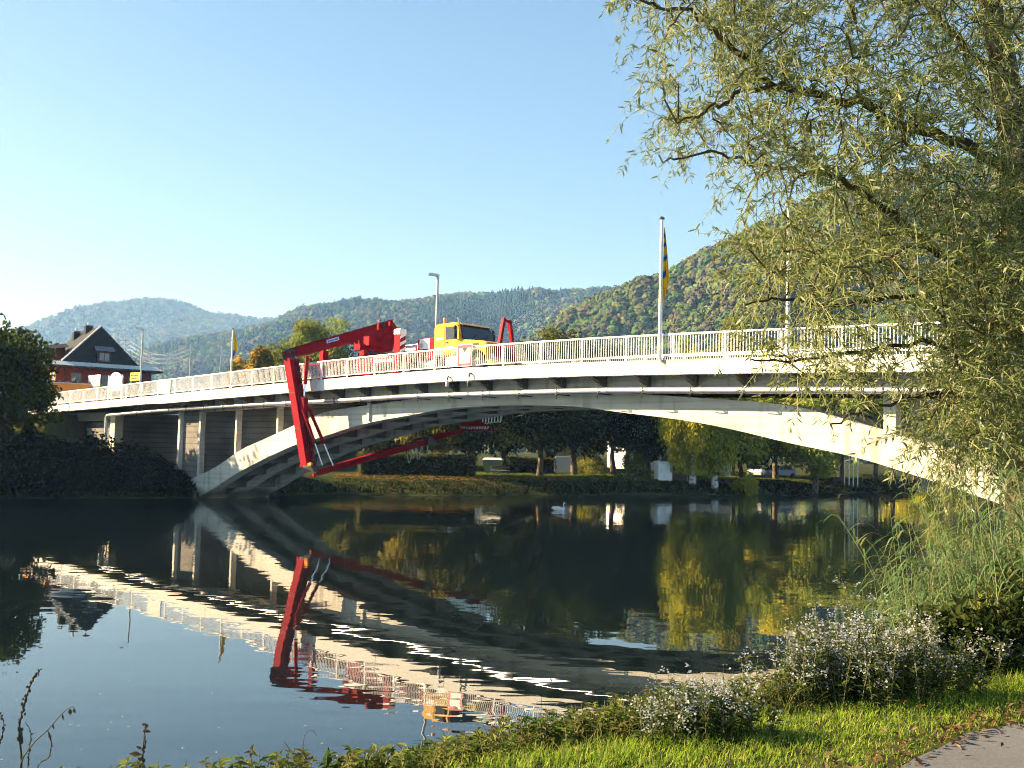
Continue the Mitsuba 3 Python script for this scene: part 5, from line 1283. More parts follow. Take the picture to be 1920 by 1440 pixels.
rb = thing('railing_notice', 'blank cream notice panel fixed to the railing on the left half', 'sign')
part(rb, 'panel', cbox(q0[0], q1[0], 0.01, 0.03, q1[2], q0[2], 0.005), 'fascia_concrete', to_world=BRIDGE)
q = on_e(128, 764, -0.02)
rs = thing('small_round_sign', 'tiny round white sign with a red rim on the bridge edge at far left', 'sign')
part(rs, 'rim', tube([(q[0], -0.004, q[2]), (q[0], -0.02, q[2])], 0.28, 18), 'sign_red', to_world=BRIDGE)
part(rs, 'face', tube([(q[0], -0.021, q[2]), (q[0], -0.026, q[2])], 0.20, 18), 'sign_white', to_world=BRIDGE)
# grey roofed house and power lines farther left
house('grey metal roofed house half hidden behind the railing, left of the orange tree', 372, 150, 15, 9, 5.6, 3.2, -58, 'white_plaster', 'metal_roof', [], zoff=1.2)
poles = []
for k, (px, py, D, lb) in enumerate(((358, 646, 190, 'wooden power pole with crossarms behind the grey roof'), (416, 648, 200, 'power pole farther right, beside the flagpole'), (235, 634, 205, 'power pole just right of the slate roof'), (219, 634, 225, 'second power pole right of the slate roof, farther back'))):
    p = at(px, py, D)
    t = thing('power_pole', lb, 'utility pole')
    part(t, 'pole', tube([(p[0], p[1], 2.0), (p[0], p[1], p[2])], [0.16, 0.11], 8), 'lamp_grey')
    for dz in (0.5, 1.3, 2.1):
        part(t, 'crossarm', beam((p[0] - 0.95, p[1], p[2] - dz), (p[0] + 0.95, p[1], p[2] - dz), 0.1, 0.1), 'lamp_grey')
    poles.append(p)
for i, j, lb in ((2, 0, 'pale power lines sagging between the slate roof and the grey roof'), (0, 1, 'power lines between the two right power poles'), (1, None, 'power lines running off behind the orange tree')):
    a = poles[i]; b = poles[j] if j is not None else at(600, 630, 260)
    ms = []
    for dz in (0.45, 1.25, 2.05):
        for dx in (-0.8, 0.8):
            t = np.linspace(0, 1, 14)[:, None]
            L_ = a + (b - a) * t + np.c_[dx + 0 * t, 0 * t, -dz - 2.2 * np.sin(np.pi * t)]
            ms.append(tube(L_, 0.02, 4, False))
    k = thing('power_lines', lb, 'wires')
    for m in ms:
        part(k, 'wire', m, 'pale_trim')

# ------------------------------------------------------------------ swan
sp_ = fix(1048, 957, 0.0)
SW = T4().translate([sp_[0], sp_[1], 0]).scale(0.76)
sw = thing('swan', 'white swan swimming to the right on the dark water', 'swan')
import manifold3d as m3
def blob(chain, el=0.025):
    """One smooth body: hulls of neighbouring spheres, joined and smoothed."""
    out = None
    for (p, r), (q, s) in zip(chain[:-1], chain[1:]):
        a = m3.Manifold.sphere(r, 20).translate(list(map(float, p))); b = m3.Manifold.sphere(s, 20).translate(list(map(float, q)))
        hh = m3.Manifold.batch_hull([a, b]); out = hh if out is None else out + hh
    out = out.refine_to_length(el)
    mm = out.to_mesh()
    t = trimesh.Trimesh(mm.vert_properties[:, :3], mm.tri_verts, process=True)
    trimesh.smoothing.filter_taubin(t, iterations=12)
    return t
body = blob([((-0.62, 0, 0.20), 0.03), ((-0.45, 0, 0.17), 0.10), ((-0.2, 0, 0.12), 0.19), ((0.05, 0, 0.10), 0.21), ((0.3, 0, 0.08), 0.17), ((0.40, 0, 0.10), 0.11), ((0.42, 0, 0.22), 0.065), ((0.39, 0, 0.36), 0.045), ((0.38, 0, 0.50), 0.040), ((0.41, 0, 0.62), 0.040), ((0.46, 0, 0.67), 0.05), ((0.53, 0, 0.65), 0.032)])
part(sw, 'body', body, 'swan_feather', smooth=True, to_world=SW)
for s in (-1, 1):
    w = blob([((-0.58, s * 0.07, 0.26), 0.03), ((-0.3, s * 0.13, 0.25), 0.09), ((0.0, s * 0.15, 0.22), 0.11), ((0.22, s * 0.13, 0.16), 0.07)])
    part(sw, 'wing', w, 'swan_feather', smooth=True, to_world=SW)
part(sw, 'bill', blob([((0.55, 0, 0.645), 0.022), ((0.63, 0, 0.615), 0.012)], 0.01), 'swan_bill', smooth=True, to_world=SW)
for s in (-1, 1):
    part(sw, 'eye', trimesh.creation.icosphere(1, 0.009).apply_translation([0.505, s * 0.036, 0.675]), 'black_rubber', to_world=SW)

# ------------------------------------------------------------------ the willow on the near bank
scene['wleaf'] = {'type': 'principledthin', 'base_color': {'type': 'mesh_attribute', 'name': 'vertex_color'}, 'roughness': 0.38, 'diff_trans': 0.8, 'eta': 1.45}
rng = np.random.default_rng(101)
wl = thing('willow_tree', 'large willow with narrow silvery olive leaves overhanging the river on the right', 'tree')
def line3(pxs, D0, D1):
    return np.array([at(x, y, D0 + (D1 - D0) * k / (len(pxs) - 1)) for k, (x, y) in enumerate(pxs)])
WD = 11.5
tb = at(1915, 900, WD); tb = np.array([tb[0], tb[1], gz(tb[0], tb[1]) - 0.3])
trunk = np.vstack([[tb + [0.25, 0, 0]], [tb + [0.12, 0, 0.9]], line3([(1912, 640), (1908, 450), (1905, 330), (1896, 230), (1880, 111), (1858, 18), (1836, -120), (1822, -330)], WD, WD + 0.2)])
limbs = [
    (line3([(1896, 330), (1800, 270), (1730, 246), (1671, 231), (1618, 195), (1551, 184), (1480, 164), (1449, 162), (1418, 129), (1382, 98), (1347, 67), (1320, 40), (1284, 22), (1244, 16), (1204, 3), (1150, -30)], WD, 10.3), 0.085),
    (line3([(1449, 162), (1400, 167), (1364, 191), (1330, 208), (1302, 222), (1268, 232)], 10.9, 10.2), 0.035),
    (line3([(1905, 590), (1840, 530), (1782, 484), (1747, 462), (1702, 427), (1649, 387), (1609, 355), (1564, 333), (1529, 311), (1489, 280), (1458, 262), (1422, 235), (1380, 205)], WD, 10.6), 0.075),
    (line3([(1564, 333), (1500, 322), (1427, 311), (1380, 295), (1329, 280), (1270, 300), (1235, 292)], 11.0, 10.4), 0.03),
    (line3([(1911, 640), (1820, 600), (1730, 560), (1640, 560), (1556, 571), (1500, 564), (1440, 560), (1390, 575)], WD, 10.4), 0.05),
    (line3([(1912, 720), (1830, 690), (1740, 640), (1650, 650), (1556, 669), (1462, 680), (1410, 672)], WD, 10.2), 0.04),
    (line3([(1912, 760), (1840, 738), (1760, 738), (1690, 752), (1620, 770), (1560, 792)], WD, 9.8), 0.035),
    (line3([(1886, 160), (1780, 60), (1700, -40), (1600, -160)], WD, 12.5), 0.07),
    (line3([(1860, 20), (1760, -60), (1560, -120), (1400, -170), (1280, -160)], WD, 11.5), 0.06),
    (line3([(1908, 450), (2000, 330), (2110, 260)], WD, 12.5), 0.07),
    (line3([(1905, 560), (1800, 440), (1700, 330), (1620, 290)], WD, 13.0), 0.05),
    (line3([(1908, 680), (1800, 640), (1690, 500), (1600, 460), (1500, 440), (1430, 440)], WD, 12.8), 0.05),
    (line3([(1913, 780), (1960, 690), (2050, 640)], WD, 11.5), 0.05),
]
part(wl, 'trunk', tube(trunk, np.interp(np.arange(len(trunk)), [0, 1, 2, len(trunk) - 1], [0.34, 0.25, 0.21, 0.09]), 14), 'bark', smooth=50)
nodes, nrad = [trunk], [np.full(len(trunk), 0.05)]
def wiggle(L, amp):
    n_ = len(L); k = rng.normal(0, amp, (n_, 3)); k[0] = 0
    return L + k
for L, r in limbs:
    t = np.linspace(0, len(L) - 1, len(L) * 3)
    L2 = np.stack([PchipInterpolator(np.arange(len(L)), L[:, j])(t) for j in range(3)], 1)
    L2 = wiggle(L2, 0.02)
    part(wl, 'limb', tube(L2, np.interp(t, [0, len(L) - 1], [r * 0.8, 0.008]), 8), 'mossy_bark', smooth=50)
    nodes.append(L2)
def f_moss(p, n, uv):
    a = fbm(p.x * 9, p.y * 9, p.z * 9, 3)
    up = smoothstep(-0.2, 0.6, n.z)
    return mix(mix((0.075, 0.058, 0.038), (0.035, 0.028, 0.02), a), (0.16, 0.14, 0.03), up * smoothstep(0.35, 0.6, a) * 0.7)
scene['mossy_bark'] = {'type': 'twosided', 'b': {'type': 'diffuse', 'reflectance': proc(f_moss)}}
mat('twig_bark', (0.25, 0.25, 0.085), 0.7)
env = sg.Polygon([(1150, -30), (1205, 10), (1225, 70), (1240, 105), (1232, 150), (1228, 230), (1222, 290), (1236, 325), (1275, 300), (1330, 290), (1400, 325), (1385, 385), (1425, 400), (1375, 440), (1352, 470), (1385, 520), (1372, 575), (1405, 600), (1400, 655), (1432, 690), (1425, 735), (1470, 770), (1560, 800), (1640, 790), (1720, 830), (1790, 880), (1960, 900), (2080, 760), (2100, -160), (1250, -200)])
dense = sg.Polygon([(1250, -60), (1330, 60), (1420, 180), (1440, 300), (1420, 420), (1430, 560), (1500, 700), (1640, 740), (1760, 850), (2000, 880), (2000, -150)])
tips = []
while len(tips) < 700:
    x, y = rng.uniform(1150, 2100), rng.uniform(-200, 900)
    q = sg.Point(x, y)
    if not env.contains(q) or (not dense.contains(q) and rng.uniform() > 0.62):
        continue
    if y > 540 and x < 1640 and rng.uniform() < 0.45: continue
    if 1430 < x < 1800 and 560 < y < 800 and rng.uniform() < 0.4: continue
    if x > 1950 and rng.uniform() < 0.75:
        continue
    D = rng.uniform(9.4, 13.6) if x > 1500 else rng.uniform(9.8, 12.4)
    if y > 690 and x < 1700: D = rng.uniform(9.4, 10.8)
    if y > 700 and x < 1640 and rng.uniform() < 0.35: continue
    if y > 780: D = min(D, 11.0)
    tips.append(at(x, y, D))
for _ in range(110):
    tips.append(at(rng.uniform(1770, 1960), rng.uniform(430, 850), rng.uniform(9.3, 11.0)))
tips = np.array(tips)
from scipy.spatial import cKDTree
N_all = np.vstack(nodes)
order = np.argsort(cKDTree(N_all).query(tips)[0])
br, twigs, lv = [], [], []
pend = list(order)
cnt = 0
for i in order:
    p = tips[i]
    d_, j = cKDTree(N_all).query(p)
    a = N_all[j]
    if d_ < 0.08: continue
    bend_ = rng.normal(0, 0.10, 3) * d_ + [0, 0, 0.12 * d_]
    t = np.linspace(0, 1, max(4, int(d_ / 0.18)))[:, None]
    L = a * (1 - t) + p * t + bend_ * (4 * t * (1 - t)) + rng.normal(0, 0.012, (len(t), 3)) * (t > 0)
    br.append(tube(L, np.interp(t[:, 0], [0, 1], [0.008 + 0.008 * min(d_, 1.2), 0.005]), 5, False))
    N_all = np.vstack([N_all, L[1:]])
    out_dir = (p - a) / d_
    for s in range(rng.integers(5, 9)):
        st = L[rng.integers(max(1, len(L) // 3), len(L))] if s else p
        dr_ = out_dir * 0.8 + rng.normal(0, 0.6, 3) + [0, 0, 0.15]
        dr_ /= np.linalg.norm(dr_)
        tl = rng.uniform(0.35, 0.95)
        tt = np.linspace(0, 1, 9)[:, None]
        W3 = st + dr_ * tl * tt * (1 - 0.25 * tt) + np.array([0, 0, -1.0]) * tl * rng.uniform(0.08, 0.5) * tt ** 2
        twigs.append(tube(W3, np.linspace(0.0045, 0.0018, 9), 4, False))
        m_ = int(tl * rng.uniform(21, 33))
        u = np.sort(rng.uniform(0.1, 1.0, m_))
        P = np.stack([np.interp(u, tt[:, 0], W3[:, j_]) for j_ in range(3)], 1)
        tg = np.gradient(W3, axis=0); tg = np.stack([np.interp(u, tt[:, 0], tg[:, j_]) for j_ in range(3)], 1)
        tg /= np.linalg.norm(tg, axis=1, keepdims=True) + 1e-9
        sd = np.cross(tg, rand_unit(rng, m_)); sd /= np.linalg.norm(sd, axis=1, keepdims=True) + 1e-9
        A = tg * 0.65 + sd * 0.95 + np.array([0, 0, -0.15])
        lv.append((P, A, rand_unit(rng, m_) * 0.8 + [0, 0, 0.6]))
part(wl, 'branches', cat(br), 'mossy_bark', kind='stuff')
part(wl, 'twigs', cat(twigs), 'twig_bark', kind='stuff')
P = np.vstack([x[0] for x in lv]); A = np.vstack([x[1] for x in lv]); N = np.vstack([x[2] for x in lv])
n = len(P)
L = rng.uniform(0.05, 0.115, n)
# each leaf: a lens of six points bent along its midrib
A /= np.linalg.norm(A, axis=1, keepdims=True)
S = np.cross(A, N); S /= np.linalg.norm(S, axis=1, keepdims=True); N = np.cross(S, A)
curl = rng.uniform(0.02, 0.35, n)[:, None]
Lc = L[:, None]; Wd = Lc * rng.uniform(0.15, 0.21, (n, 1))
a1_ = P + A * Lc * 0.33 + N * Lc * curl * 0.10; a2_ = P + A * Lc * 0.68 - N * Lc * curl * 0.12; tip_ = P + A * Lc - N * Lc * curl * 0.55
v = np.stack([P, a1_ - S * Wd / 2, a1_ + S * Wd / 2, a2_ - S * Wd * 0.38, a2_ + S * Wd * 0.38, tip_], 1)
base_c = np.array([(0.17, 0.21, 0.065), (0.22, 0.255, 0.085), (0.32, 0.34, 0.17), (0.48, 0.50, 0.38), (0.12, 0.16, 0.045)])
tone = rng.choice(5, size=n, p=[0.30, 0.30, 0.18, 0.07, 0.15])
c = base_c[tone] * rng.uniform(0.75, 1.25, (n, 1))
ft = np.array([[0, 1, 2], [1, 3, 4], [1, 4, 2], [3, 5, 4]])
# the leaves nearest to the path side are parts of their own, the rest one mass
near_i = np.argsort(P[:, 1])[:290]
keep = np.ones(n, bool); keep[near_i] = False
for i in near_i:
    part(wl, 'leaf', (v[i], ft), 'wleaf', color=cols(c[i], 6))
vk, ck = v[keep], c[keep]
k = np.arange(len(vk))[:, None] * 6
part(wl, 'leaves', (vk.reshape(-1, 3), np.vstack([k + x for x in ft])), 'wleaf', color=np.repeat(ck, 6, 0), kind='stuff')

# ------------------------------------------------------------------ reeds
def blades(rng, base, dirs, L, W, droop, col, seg=5):
    """Long arching leaf blades: strips of seg segments."""
    n = len(base)
    t = np.linspace(0, 1, seg + 1)
    up = np.array([0, 0, 1.0])
    side = np.cross(dirs, up); side /= np.linalg.norm(side, axis=1, keepdims=True) + 1e-9
    V = []
    for tt in t:
        p = base + dirs * (L * tt)[:, None] - up * (droop * L * tt ** 2)[:, None]
        w = (W * (1 - tt ** 1.6) * (0.55 + 0.9 * min(tt * 3, 1) * 0.5) + 0.0008)[:, None]
        V += [p - side * w / 2, p + side * w / 2]
    V = np.stack(V, 1)
    m = 2 * (seg + 1)
    f = np.vstack([np.array([[2 * k, 2 * k + 1, 2 * k + 3], [2 * k, 2 * k + 3, 2 * k + 2]]) for k in range(seg)])
    k = np.arange(n)[:, None, None] * m
    return V.reshape(-1, 3), (k + f[None]).reshape(-1, 3), np.repeat(col, m, 0)
def reed_clump(label, px, D, rx, ry, nst, hmin, hmax, seed, tilt=(0, 0)):
    rng = np.random.default_rng(seed)
    k = thing('reed_clump', label, 'reeds')
    c = at(px, 1000, D)
    XY = np.c_[c[0] + rng.normal(0, rx, nst), c[1] + rng.normal(0, ry, nst)]
    g = ground_z(XY)
    ok = np.ones(nst, bool)
    st, bl, pl = [], [], []
    for (x, y), z in zip(XY, g):
        z = max(z, -0.2)
        h = rng.uniform(hmin, hmax)
        ln = np.array([rng.normal(tilt[0], 0.16), rng.normal(tilt[1], 0.12), 0]) * h
        t = np.linspace(0, 1, 6)[:, None]
        Ls = np.array([x, y, z]) + [0, 0, h] * t + ln * t ** 1.7
        st.append(tube(Ls, np.linspace(0.0055, 0.002, 6), 5, False))
        nb = rng.integers(13, 20)
        u = rng.uniform(0.12, 1.0, nb)
        b = np.stack([np.interp(u, t[:, 0], Ls[:, j]) for j in range(3)], 1)
        az = rng.uniform(0, 6.283, nb)
        d = np.c_[np.cos(az), np.sin(az), rng.uniform(0.5, 1.5, nb)]; d /= np.linalg.norm(d, axis=1, keepdims=True)
        cl = np.array([(0.15, 0.26, 0.095), (0.115, 0.21, 0.075), (0.19, 0.28, 0.12), (0.22, 0.24, 0.10)])[rng.integers(4, size=nb)] * rng.uniform(0.75, 1.25, (nb, 1))
        bl.append(blades(rng, b, d, rng.uniform(0.25, 0.55, nb), rng.uniform(0.014, 0.027, nb), rng.uniform(0.3, 1.1, nb), cl))
        if rng.uniform() < 0.18:
            tp_ = Ls[-1]; m_ = 26
            uu = rng.uniform(0, 1, m_)
            bb = tp_ + np.c_[rng.normal(0, 0.008, (m_, 2)), uu * 0.2]
            dd = np.c_[rng.normal(0, 0.5, (m_, 2)) + [0.4, 0], np.full(m_, 0.5)]; dd /= np.linalg.norm(dd, axis=1, keepdims=True)
            pl.append(blades(rng, bb, dd, rng.uniform(0.04, 0.09, m_), np.full(m_, 0.006), np.full(m_, 0.6), cols((0.20, 0.14, 0.09), m_), 2))
    part(k, 'stems', cat(st), 'reed_stem', kind='stuff')
    v, f, c_ = merge(bl); part(k, 'leaves', (v, f), 'vleaf', color=c_, kind='stuff')
    if pl:
        v, f, c_ = merge(pl); part(k, 'plumes', (v, f), 'vleaf', color=c_, kind='stuff')
mat('reed_stem', (0.20, 0.22, 0.08), 0.6)
reed_clump('reeds leaning over the water, leftmost clump below the arch end', 1795, 10.4, 0.25, 0.5, 46, 0.8, 1.55, 111, (-0.10, 0))
reed_clump('tall dense reeds under the willow at the right edge', 1850, 9.9, 0.36, 0.7, 110, 0.9, 1.85, 112, (-0.08, 0))
reed_clump('reeds cut by the right picture edge, behind the yellow leaves', 1945, 9.3, 0.32, 0.6, 84, 0.9, 1.85, 113, (-0.05, 0))
reed_clump('sparse reed stalks standing in the river below the reeds', 1775, 12.4, 0.4, 0.6, 12, 1.0, 1.6, 114, (-0.10, 0))

# ------------------------------------------------------------------ asters, brambles and herbs along the bank edge
def aster(label, px, py, z0, rx, ry, h, nst, seed, flower=(0.55, 0.60, 0.70), lean=0.0, dens=1.0):
    rng = np.random.default_rng(seed)
    k = thing('aster_bush', label, 'flowers', None)
    c0 = fix(px, py, z0)
    st, hd, lf = [], [], []
    for i in range(nst):
        x, y = c0[0] + rng.normal(0, rx * 0.5), c0[1] + rng.normal(0, ry * 0.5)
        z = gz(x, y) - 0.03
        hh = h * rng.uniform(0.55, 1.1) * (1 - 0.25 * abs(x - c0[0]) / rx)
        tip = np.array([x + rng.normal(lean, 0.16) * hh, y + rng.normal(0, 0.16) * hh, z + hh])
        t = np.linspace(0, 1, 5)[:, None]
        Ls = np.array([x, y, z]) * (1 - t) + tip * t + [0, 0, 0.05] * (t * (1 - t)) * 4
        st.append(tube(Ls, np.linspace(0.004, 0.0018, 5), 4, False))
        m = int(rng.integers(28, 48) * dens)
        u = rng.uniform(0.5, 1.05, m) ** 0.75
        g_ = rng.integers(0, 7, m); gu = rng.uniform(0.62, 1.04, 7); go = rand_unit(rng, 7) * rng.uniform(0.02, 0.10, (7, 1))
        u = gu[g_]
        hp_ = np.array([x, y, z]) * (1 - u[:, None]) + tip * u[:, None] + go[g_] + rng.normal(0, 0.016, (m, 3))
        for p in hp_:
            nrm = rng.normal(0, 0.5, 3) + [0, -0.25, 0.9]; nrm /= np.linalg.norm(nrm)
            a = np.cross(nrm, [1, 0.2, 0]); a /= np.linalg.norm(a); b = np.cross(nrm, a)
            r = rng.uniform(0.005, 0.0088)
            ang = np.arange(7) * 6.2832 / 7 + rng.uniform(0, 1)
            rim = p + r * (np.cos(ang)[:, None] * a + np.sin(ang)[:, None] * b) + nrm * r * rng.uniform(-0.2, 0.5)
            hd.append((np.vstack([rim, p[None]]), np.array([[j, (j + 1) % 7, 7] for j in range(7)]), np.vstack([cols(np.array(flower) * rng.uniform(0.6, 1.2), 7), [[0.35, 0.30, 0.12]]])))
        nl = 44
        u = rng.uniform(0.02, 0.95, nl)
        lf.append((np.array([x, y, z]) * (1 - u[:, None]) + tip * u[:, None], rand_unit(rng, nl) * [1, 1, 0.5] + [0, 0, 0.25]))
    part(k, 'stems', cat(st), 'herb_stem', kind='stuff')
    P = np.vstack([a for a, b in lf]); A = np.vstack([b for a, b in lf]); n = len(P)
    v, f = leaf_mesh(P, A, rand_unit(rng, n) * 0.6 + [0, 0, 1], rng.uniform(0.035, 0.085, n), 0.015)
    c = np.array([(0.07, 0.11, 0.03), (0.10, 0.14, 0.038), (0.13, 0.15, 0.045)])[rng.integers(3, size=n)] * rng.uniform(0.75, 1.25, (n, 1))
    part(k, 'leaves', (v, f), 'vleaf', color=np.repeat(c, 4, 0), kind='stuff')
    v, f, c = merge(hd)
    part(k, 'flower_heads', (v, f), 'vleaf', color=c, kind='stuff')
mat('herb_stem', (0.10, 0.085, 0.035), 0.7)
aster('large bush of pale lilac asters at the bank edge, centre of the clump', 1600, 1318, 2.16, 0.45, 0.3, 0.66, 70, 121)
aster('bush of pale asters with the whitest flowers, right of the large one', 1700, 1305, 2.18, 0.36, 0.26, 0.60, 56, 122, (0.64, 0.65, 0.64))
aster('aster bush on the left shoulder of the large clump', 1505, 1328, 2.13, 0.34, 0.26, 0.55, 44, 123)
aster('tall loose aster stems rising behind the large clump', 1640, 1290, 2.1, 0.5, 0.3, 0.86, 26, 124, (0.54, 0.60, 0.68))
aster('low aster bush with blue grey flowers above the lawn, farther left', 1330, 1392, 2.15, 0.30, 0.22, 0.36, 44, 125, (0.50, 0.56, 0.66))
aster('sparse aster stems at the left end of the flowers, near the bridge reflection', 1262, 1398, 2.15, 0.2, 0.2, 0.36, 16, 126, (0.52, 0.58, 0.66))
aster('few white asters in the dark brambles near the right edge', 1840, 1265, 2.2, 0.4, 0.22, 0.40, 18, 127, (0.72, 0.74, 0.74), 0, 0.7)

def bramble(label, px, py, z0, size, n, leaf, colours, seed):
    c0 = fix(px, py, z0)
    return bush('bramble', label, (c0[0], c0[1], gz(c0[0], c0[1]) - 0.05), size, n, leaf, colours, seed, cat_='shrub', clumps=34, stems=22)
bramble('dark bramble thicket between the asters and the reeds', 1790, 1262, 2.14, (0.62, 0.45, 0.62), 2600, 0.075, [(0.028, 0.045, 0.012), (0.04, 0.06, 0.015), (0.06, 0.075, 0.02)], 131)
bramble('dark bramble thicket cut by the right picture edge', 1905, 1255, 2.14, (0.55, 0.45, 0.72), 2400, 0.075, [(0.022, 0.036, 0.010), (0.035, 0.05, 0.014), (0.05, 0.06, 0.018)], 132)
bramble('hop vine with yellow autumn leaves over the brambles at the right edge', 1905, 1235, 2.08, (0.40, 0.35, 0.95), 900, 0.085, [(0.20, 0.18, 0.02), (0.32, 0.26, 0.02), (0.12, 0.14, 0.02), (0.07, 0.09, 0.02)], 133)
bramble('brighter green bramble shoots rising between asters and brambles', 1740, 1258, 2.1, (0.34, 0.26, 0.58), 900, 0.07, [(0.09, 0.12, 0.02), (0.13, 0.14, 0.025), (0.05, 0.07, 0.016)], 134)

# leafy herbs (nettles, balsam) along the crest of the bank
def herb_band(name, label, pts_, n, h, leaf, colours, seed, width):
    rng = np.random.default_rng(seed)
    pts_ = np.array(pts_, float)
    s = rng.uniform(0, len(pts_) - 1.001, n)
    i = s.astype(int); fr = (s - i)[:, None]
    B = pts_[i] * (1 - fr) + pts_[i + 1] * fr + rng.normal(0, width, (n, 2))
    g = ground_z(B)
    hh = h * rng.uniform(0.45, 1.15, n)
    st, P, A, C = [], [], [], []
    colours = np.array(colours, float)
    for b, z, q in zip(B, g, hh):
        tip = np.array([b[0] + rng.normal(0, 0.16) * q, b[1] + rng.normal(0, 0.16) * q, z + q])
        bs = np.array([b[0], b[1], z - 0.03])
        st.append(tube([bs, bs * 0.5 + tip * 0.5 + rng.normal(0, 0.02, 3), tip], [0.004, 0.003, 0.0015], 4, False))
        m = int(12 + 26 * q)
        u = rng.uniform(0.15, 1.0, m)[:, None]
        P.append(bs * (1 - u) + tip * u); az = rng.uniform(0, 6.283, m)
        A.append(np.c_[np.cos(az), np.sin(az), rng.uniform(-0.3, 0.6, m)])
        C.append(cols(colours[rng.integers(len(colours))], m) * rng.uniform(0.7, 1.3, (m, 1)))
    P, A, C = np.vstack(P), np.vstack(A), np.vstack(C); n = len(P)
    v, f = leaf_mesh(P, A, rand_unit(rng, n) * 0.5 + [0, 0, 1], leaf * rng.uniform(0.6, 1.4, n), leaf * 0.42)
    k = thing(name, label, 'plants')
    part(k, 'stems', cat(st), 'herb_stem', kind='stuff')
    part(k, 'leaves', (v, f), 'vleaf', color=np.repeat(C, 4, 0), kind='stuff')
HB = [(0.07, 0.11, 0.024), (0.11, 0.15, 0.03), (0.17, 0.20, 0.04), (0.14, 0.13, 0.04)]
def gpx(*lst, z=2.1):
    return [fix(x, y, z)[:2] for x, y in lst]
herb_band('nettle_patch', 'broken dark green herbs along the bottom edge, left of the lawn', gpx((-60, 1500), (250, 1480), (480, 1470), (640, 1450), z=2.15), 95, 0.19, 0.055, HB, 141, 0.12)
herb_band('nettle_patch', 'green leafy herbs at the bank crest in the bottom centre', gpx((600, 1455), (760, 1440), (900, 1420), (1010, 1405), z=2.12), 150, 0.15, 0.055, HB, 142, 0.14)
herb_band('nettle_patch', 'bushy green herbs at the bank crest left of the blue grey asters', gpx((960, 1410), (1090, 1395), (1180, 1385), (1270, 1370), z=2.1), 190, 0.20, 0.05, HB, 143, 0.14)
herb_band('nettle_patch', 'low green herbs under the aster bushes', gpx((1400, 1345), (1520, 1315), (1640, 1300), (1760, 1285), (1920, 1260), z=2.12), 260, 0.24, 0.05, HB, 144, 0.12)
herb_band('balsam_patch', 'taller herbs on the slope toward the water in the bottom centre', gpx((700, 1440), (900, 1405), (1100, 1370), (1300, 1335), (1450, 1290), z=1.7), 150, 0.15, 0.06, HB, 145, 0.2)

# lawn: every blade is geometry
rng = np.random.default_rng(151)
n = 62000
X = rng.uniform(-3.5, 7.0, n); Y = rng.uniform(4.0, 10.5, n)
dn = side_dist(np.c_[X, Y], NEAR)
ok = (Y > pc(X) + 0.02 + 0.05 * rng.normal(size=n)) & (dn > 5.2) & (X > -0.35 + 0.12 * (Y - 5) + 0.25 * meshkit.noise(np.c_[X, Y, X * 0] * 2.1, 7)) & (np.abs(X / np.maximum(Y, 1)) < 0.62)
P2 = np.c_[X, Y][ok]; dn = dn[ok]
patch = meshkit.fbm(np.c_[P2 * 1.6, np.zeros(len(P2))], 3, 4)
hs = (0.035 + 0.075 * np.clip(patch - 0.3, 0, 1) + np.interp(dn, [5.2, 5.7, 6.3], [0.05, 0.03, 0.0])) * rng.uniform(0.7, 1.25, len(P2))
v, f, c = tufts('x', '', P2, hs, 4, [(0.22, 0.33, 0.035), (0.29, 0.39, 0.045), (0.17, 0.27, 0.03), (0.38, 0.41, 0.09)], 152, 0.0065, bend=0.55, spread=0.02)
single('lawn_grass', (v, f), 'vleaf', 'bright green sunlit grass verge beside the path', 'grass', kind='stuff', color=c)
# long dry and green grass among the asters
m = 1500
base_ = np.array(gpx((560, 1462), (900, 1425), (1200, 1385), (1400, 1345), (1600, 1305), (1780, 1285), (1930, 1262), z=2.1))
s = rng.uniform(0, len(base_) - 1.001, m); i = s.astype(int)
P2 = base_[i] * (1 - (s - i))[:, None] + base_[i + 1] * (s - i)[:, None] + rng.normal(0, 0.14, (m, 2))
v, f, c = tufts('x', '', P2, rng.uniform(0.10, 0.32, m) * np.interp(s, [0, 1.5, 3], [0.4, 0.6, 1.0]), 5, [(0.11, 0.15, 0.03), (0.16, 0.17, 0.045), (0.28, 0.23, 0.11), (0.08, 0.12, 0.022)], 153, 0.008, bend=0.75, spread=0.03)
single('long_grass', (v, f), 'vleaf', 'long green and straw coloured grass along the bank edge', 'grass', kind='stuff', color=c)
# slope below the crest
m = 5200
X = rng.uniform(-9, 22, m); Y = rng.uniform(5, 36, m)
dn = side_dist(np.c_[X, Y], NEAR); ok = (dn > 0.05) & (dn < 5.0)
P2 = np.c_[X, Y][ok]
v, f, c = tufts('x', '', P2, rng.uniform(0.2, 0.5, len(P2)) * np.interp(P2[:, 0], [-1, 3], [0.35, 1]), 6, [(0.06, 0.085, 0.02), (0.09, 0.10, 0.03), (0.16, 0.13, 0.06)], 154, 0.014, bend=0.7, spread=0.12)
single('bank_grass', (v, f), 'vleaf', 'rough grass on the near slope down to the water', 'grass', kind='stuff', color=c)
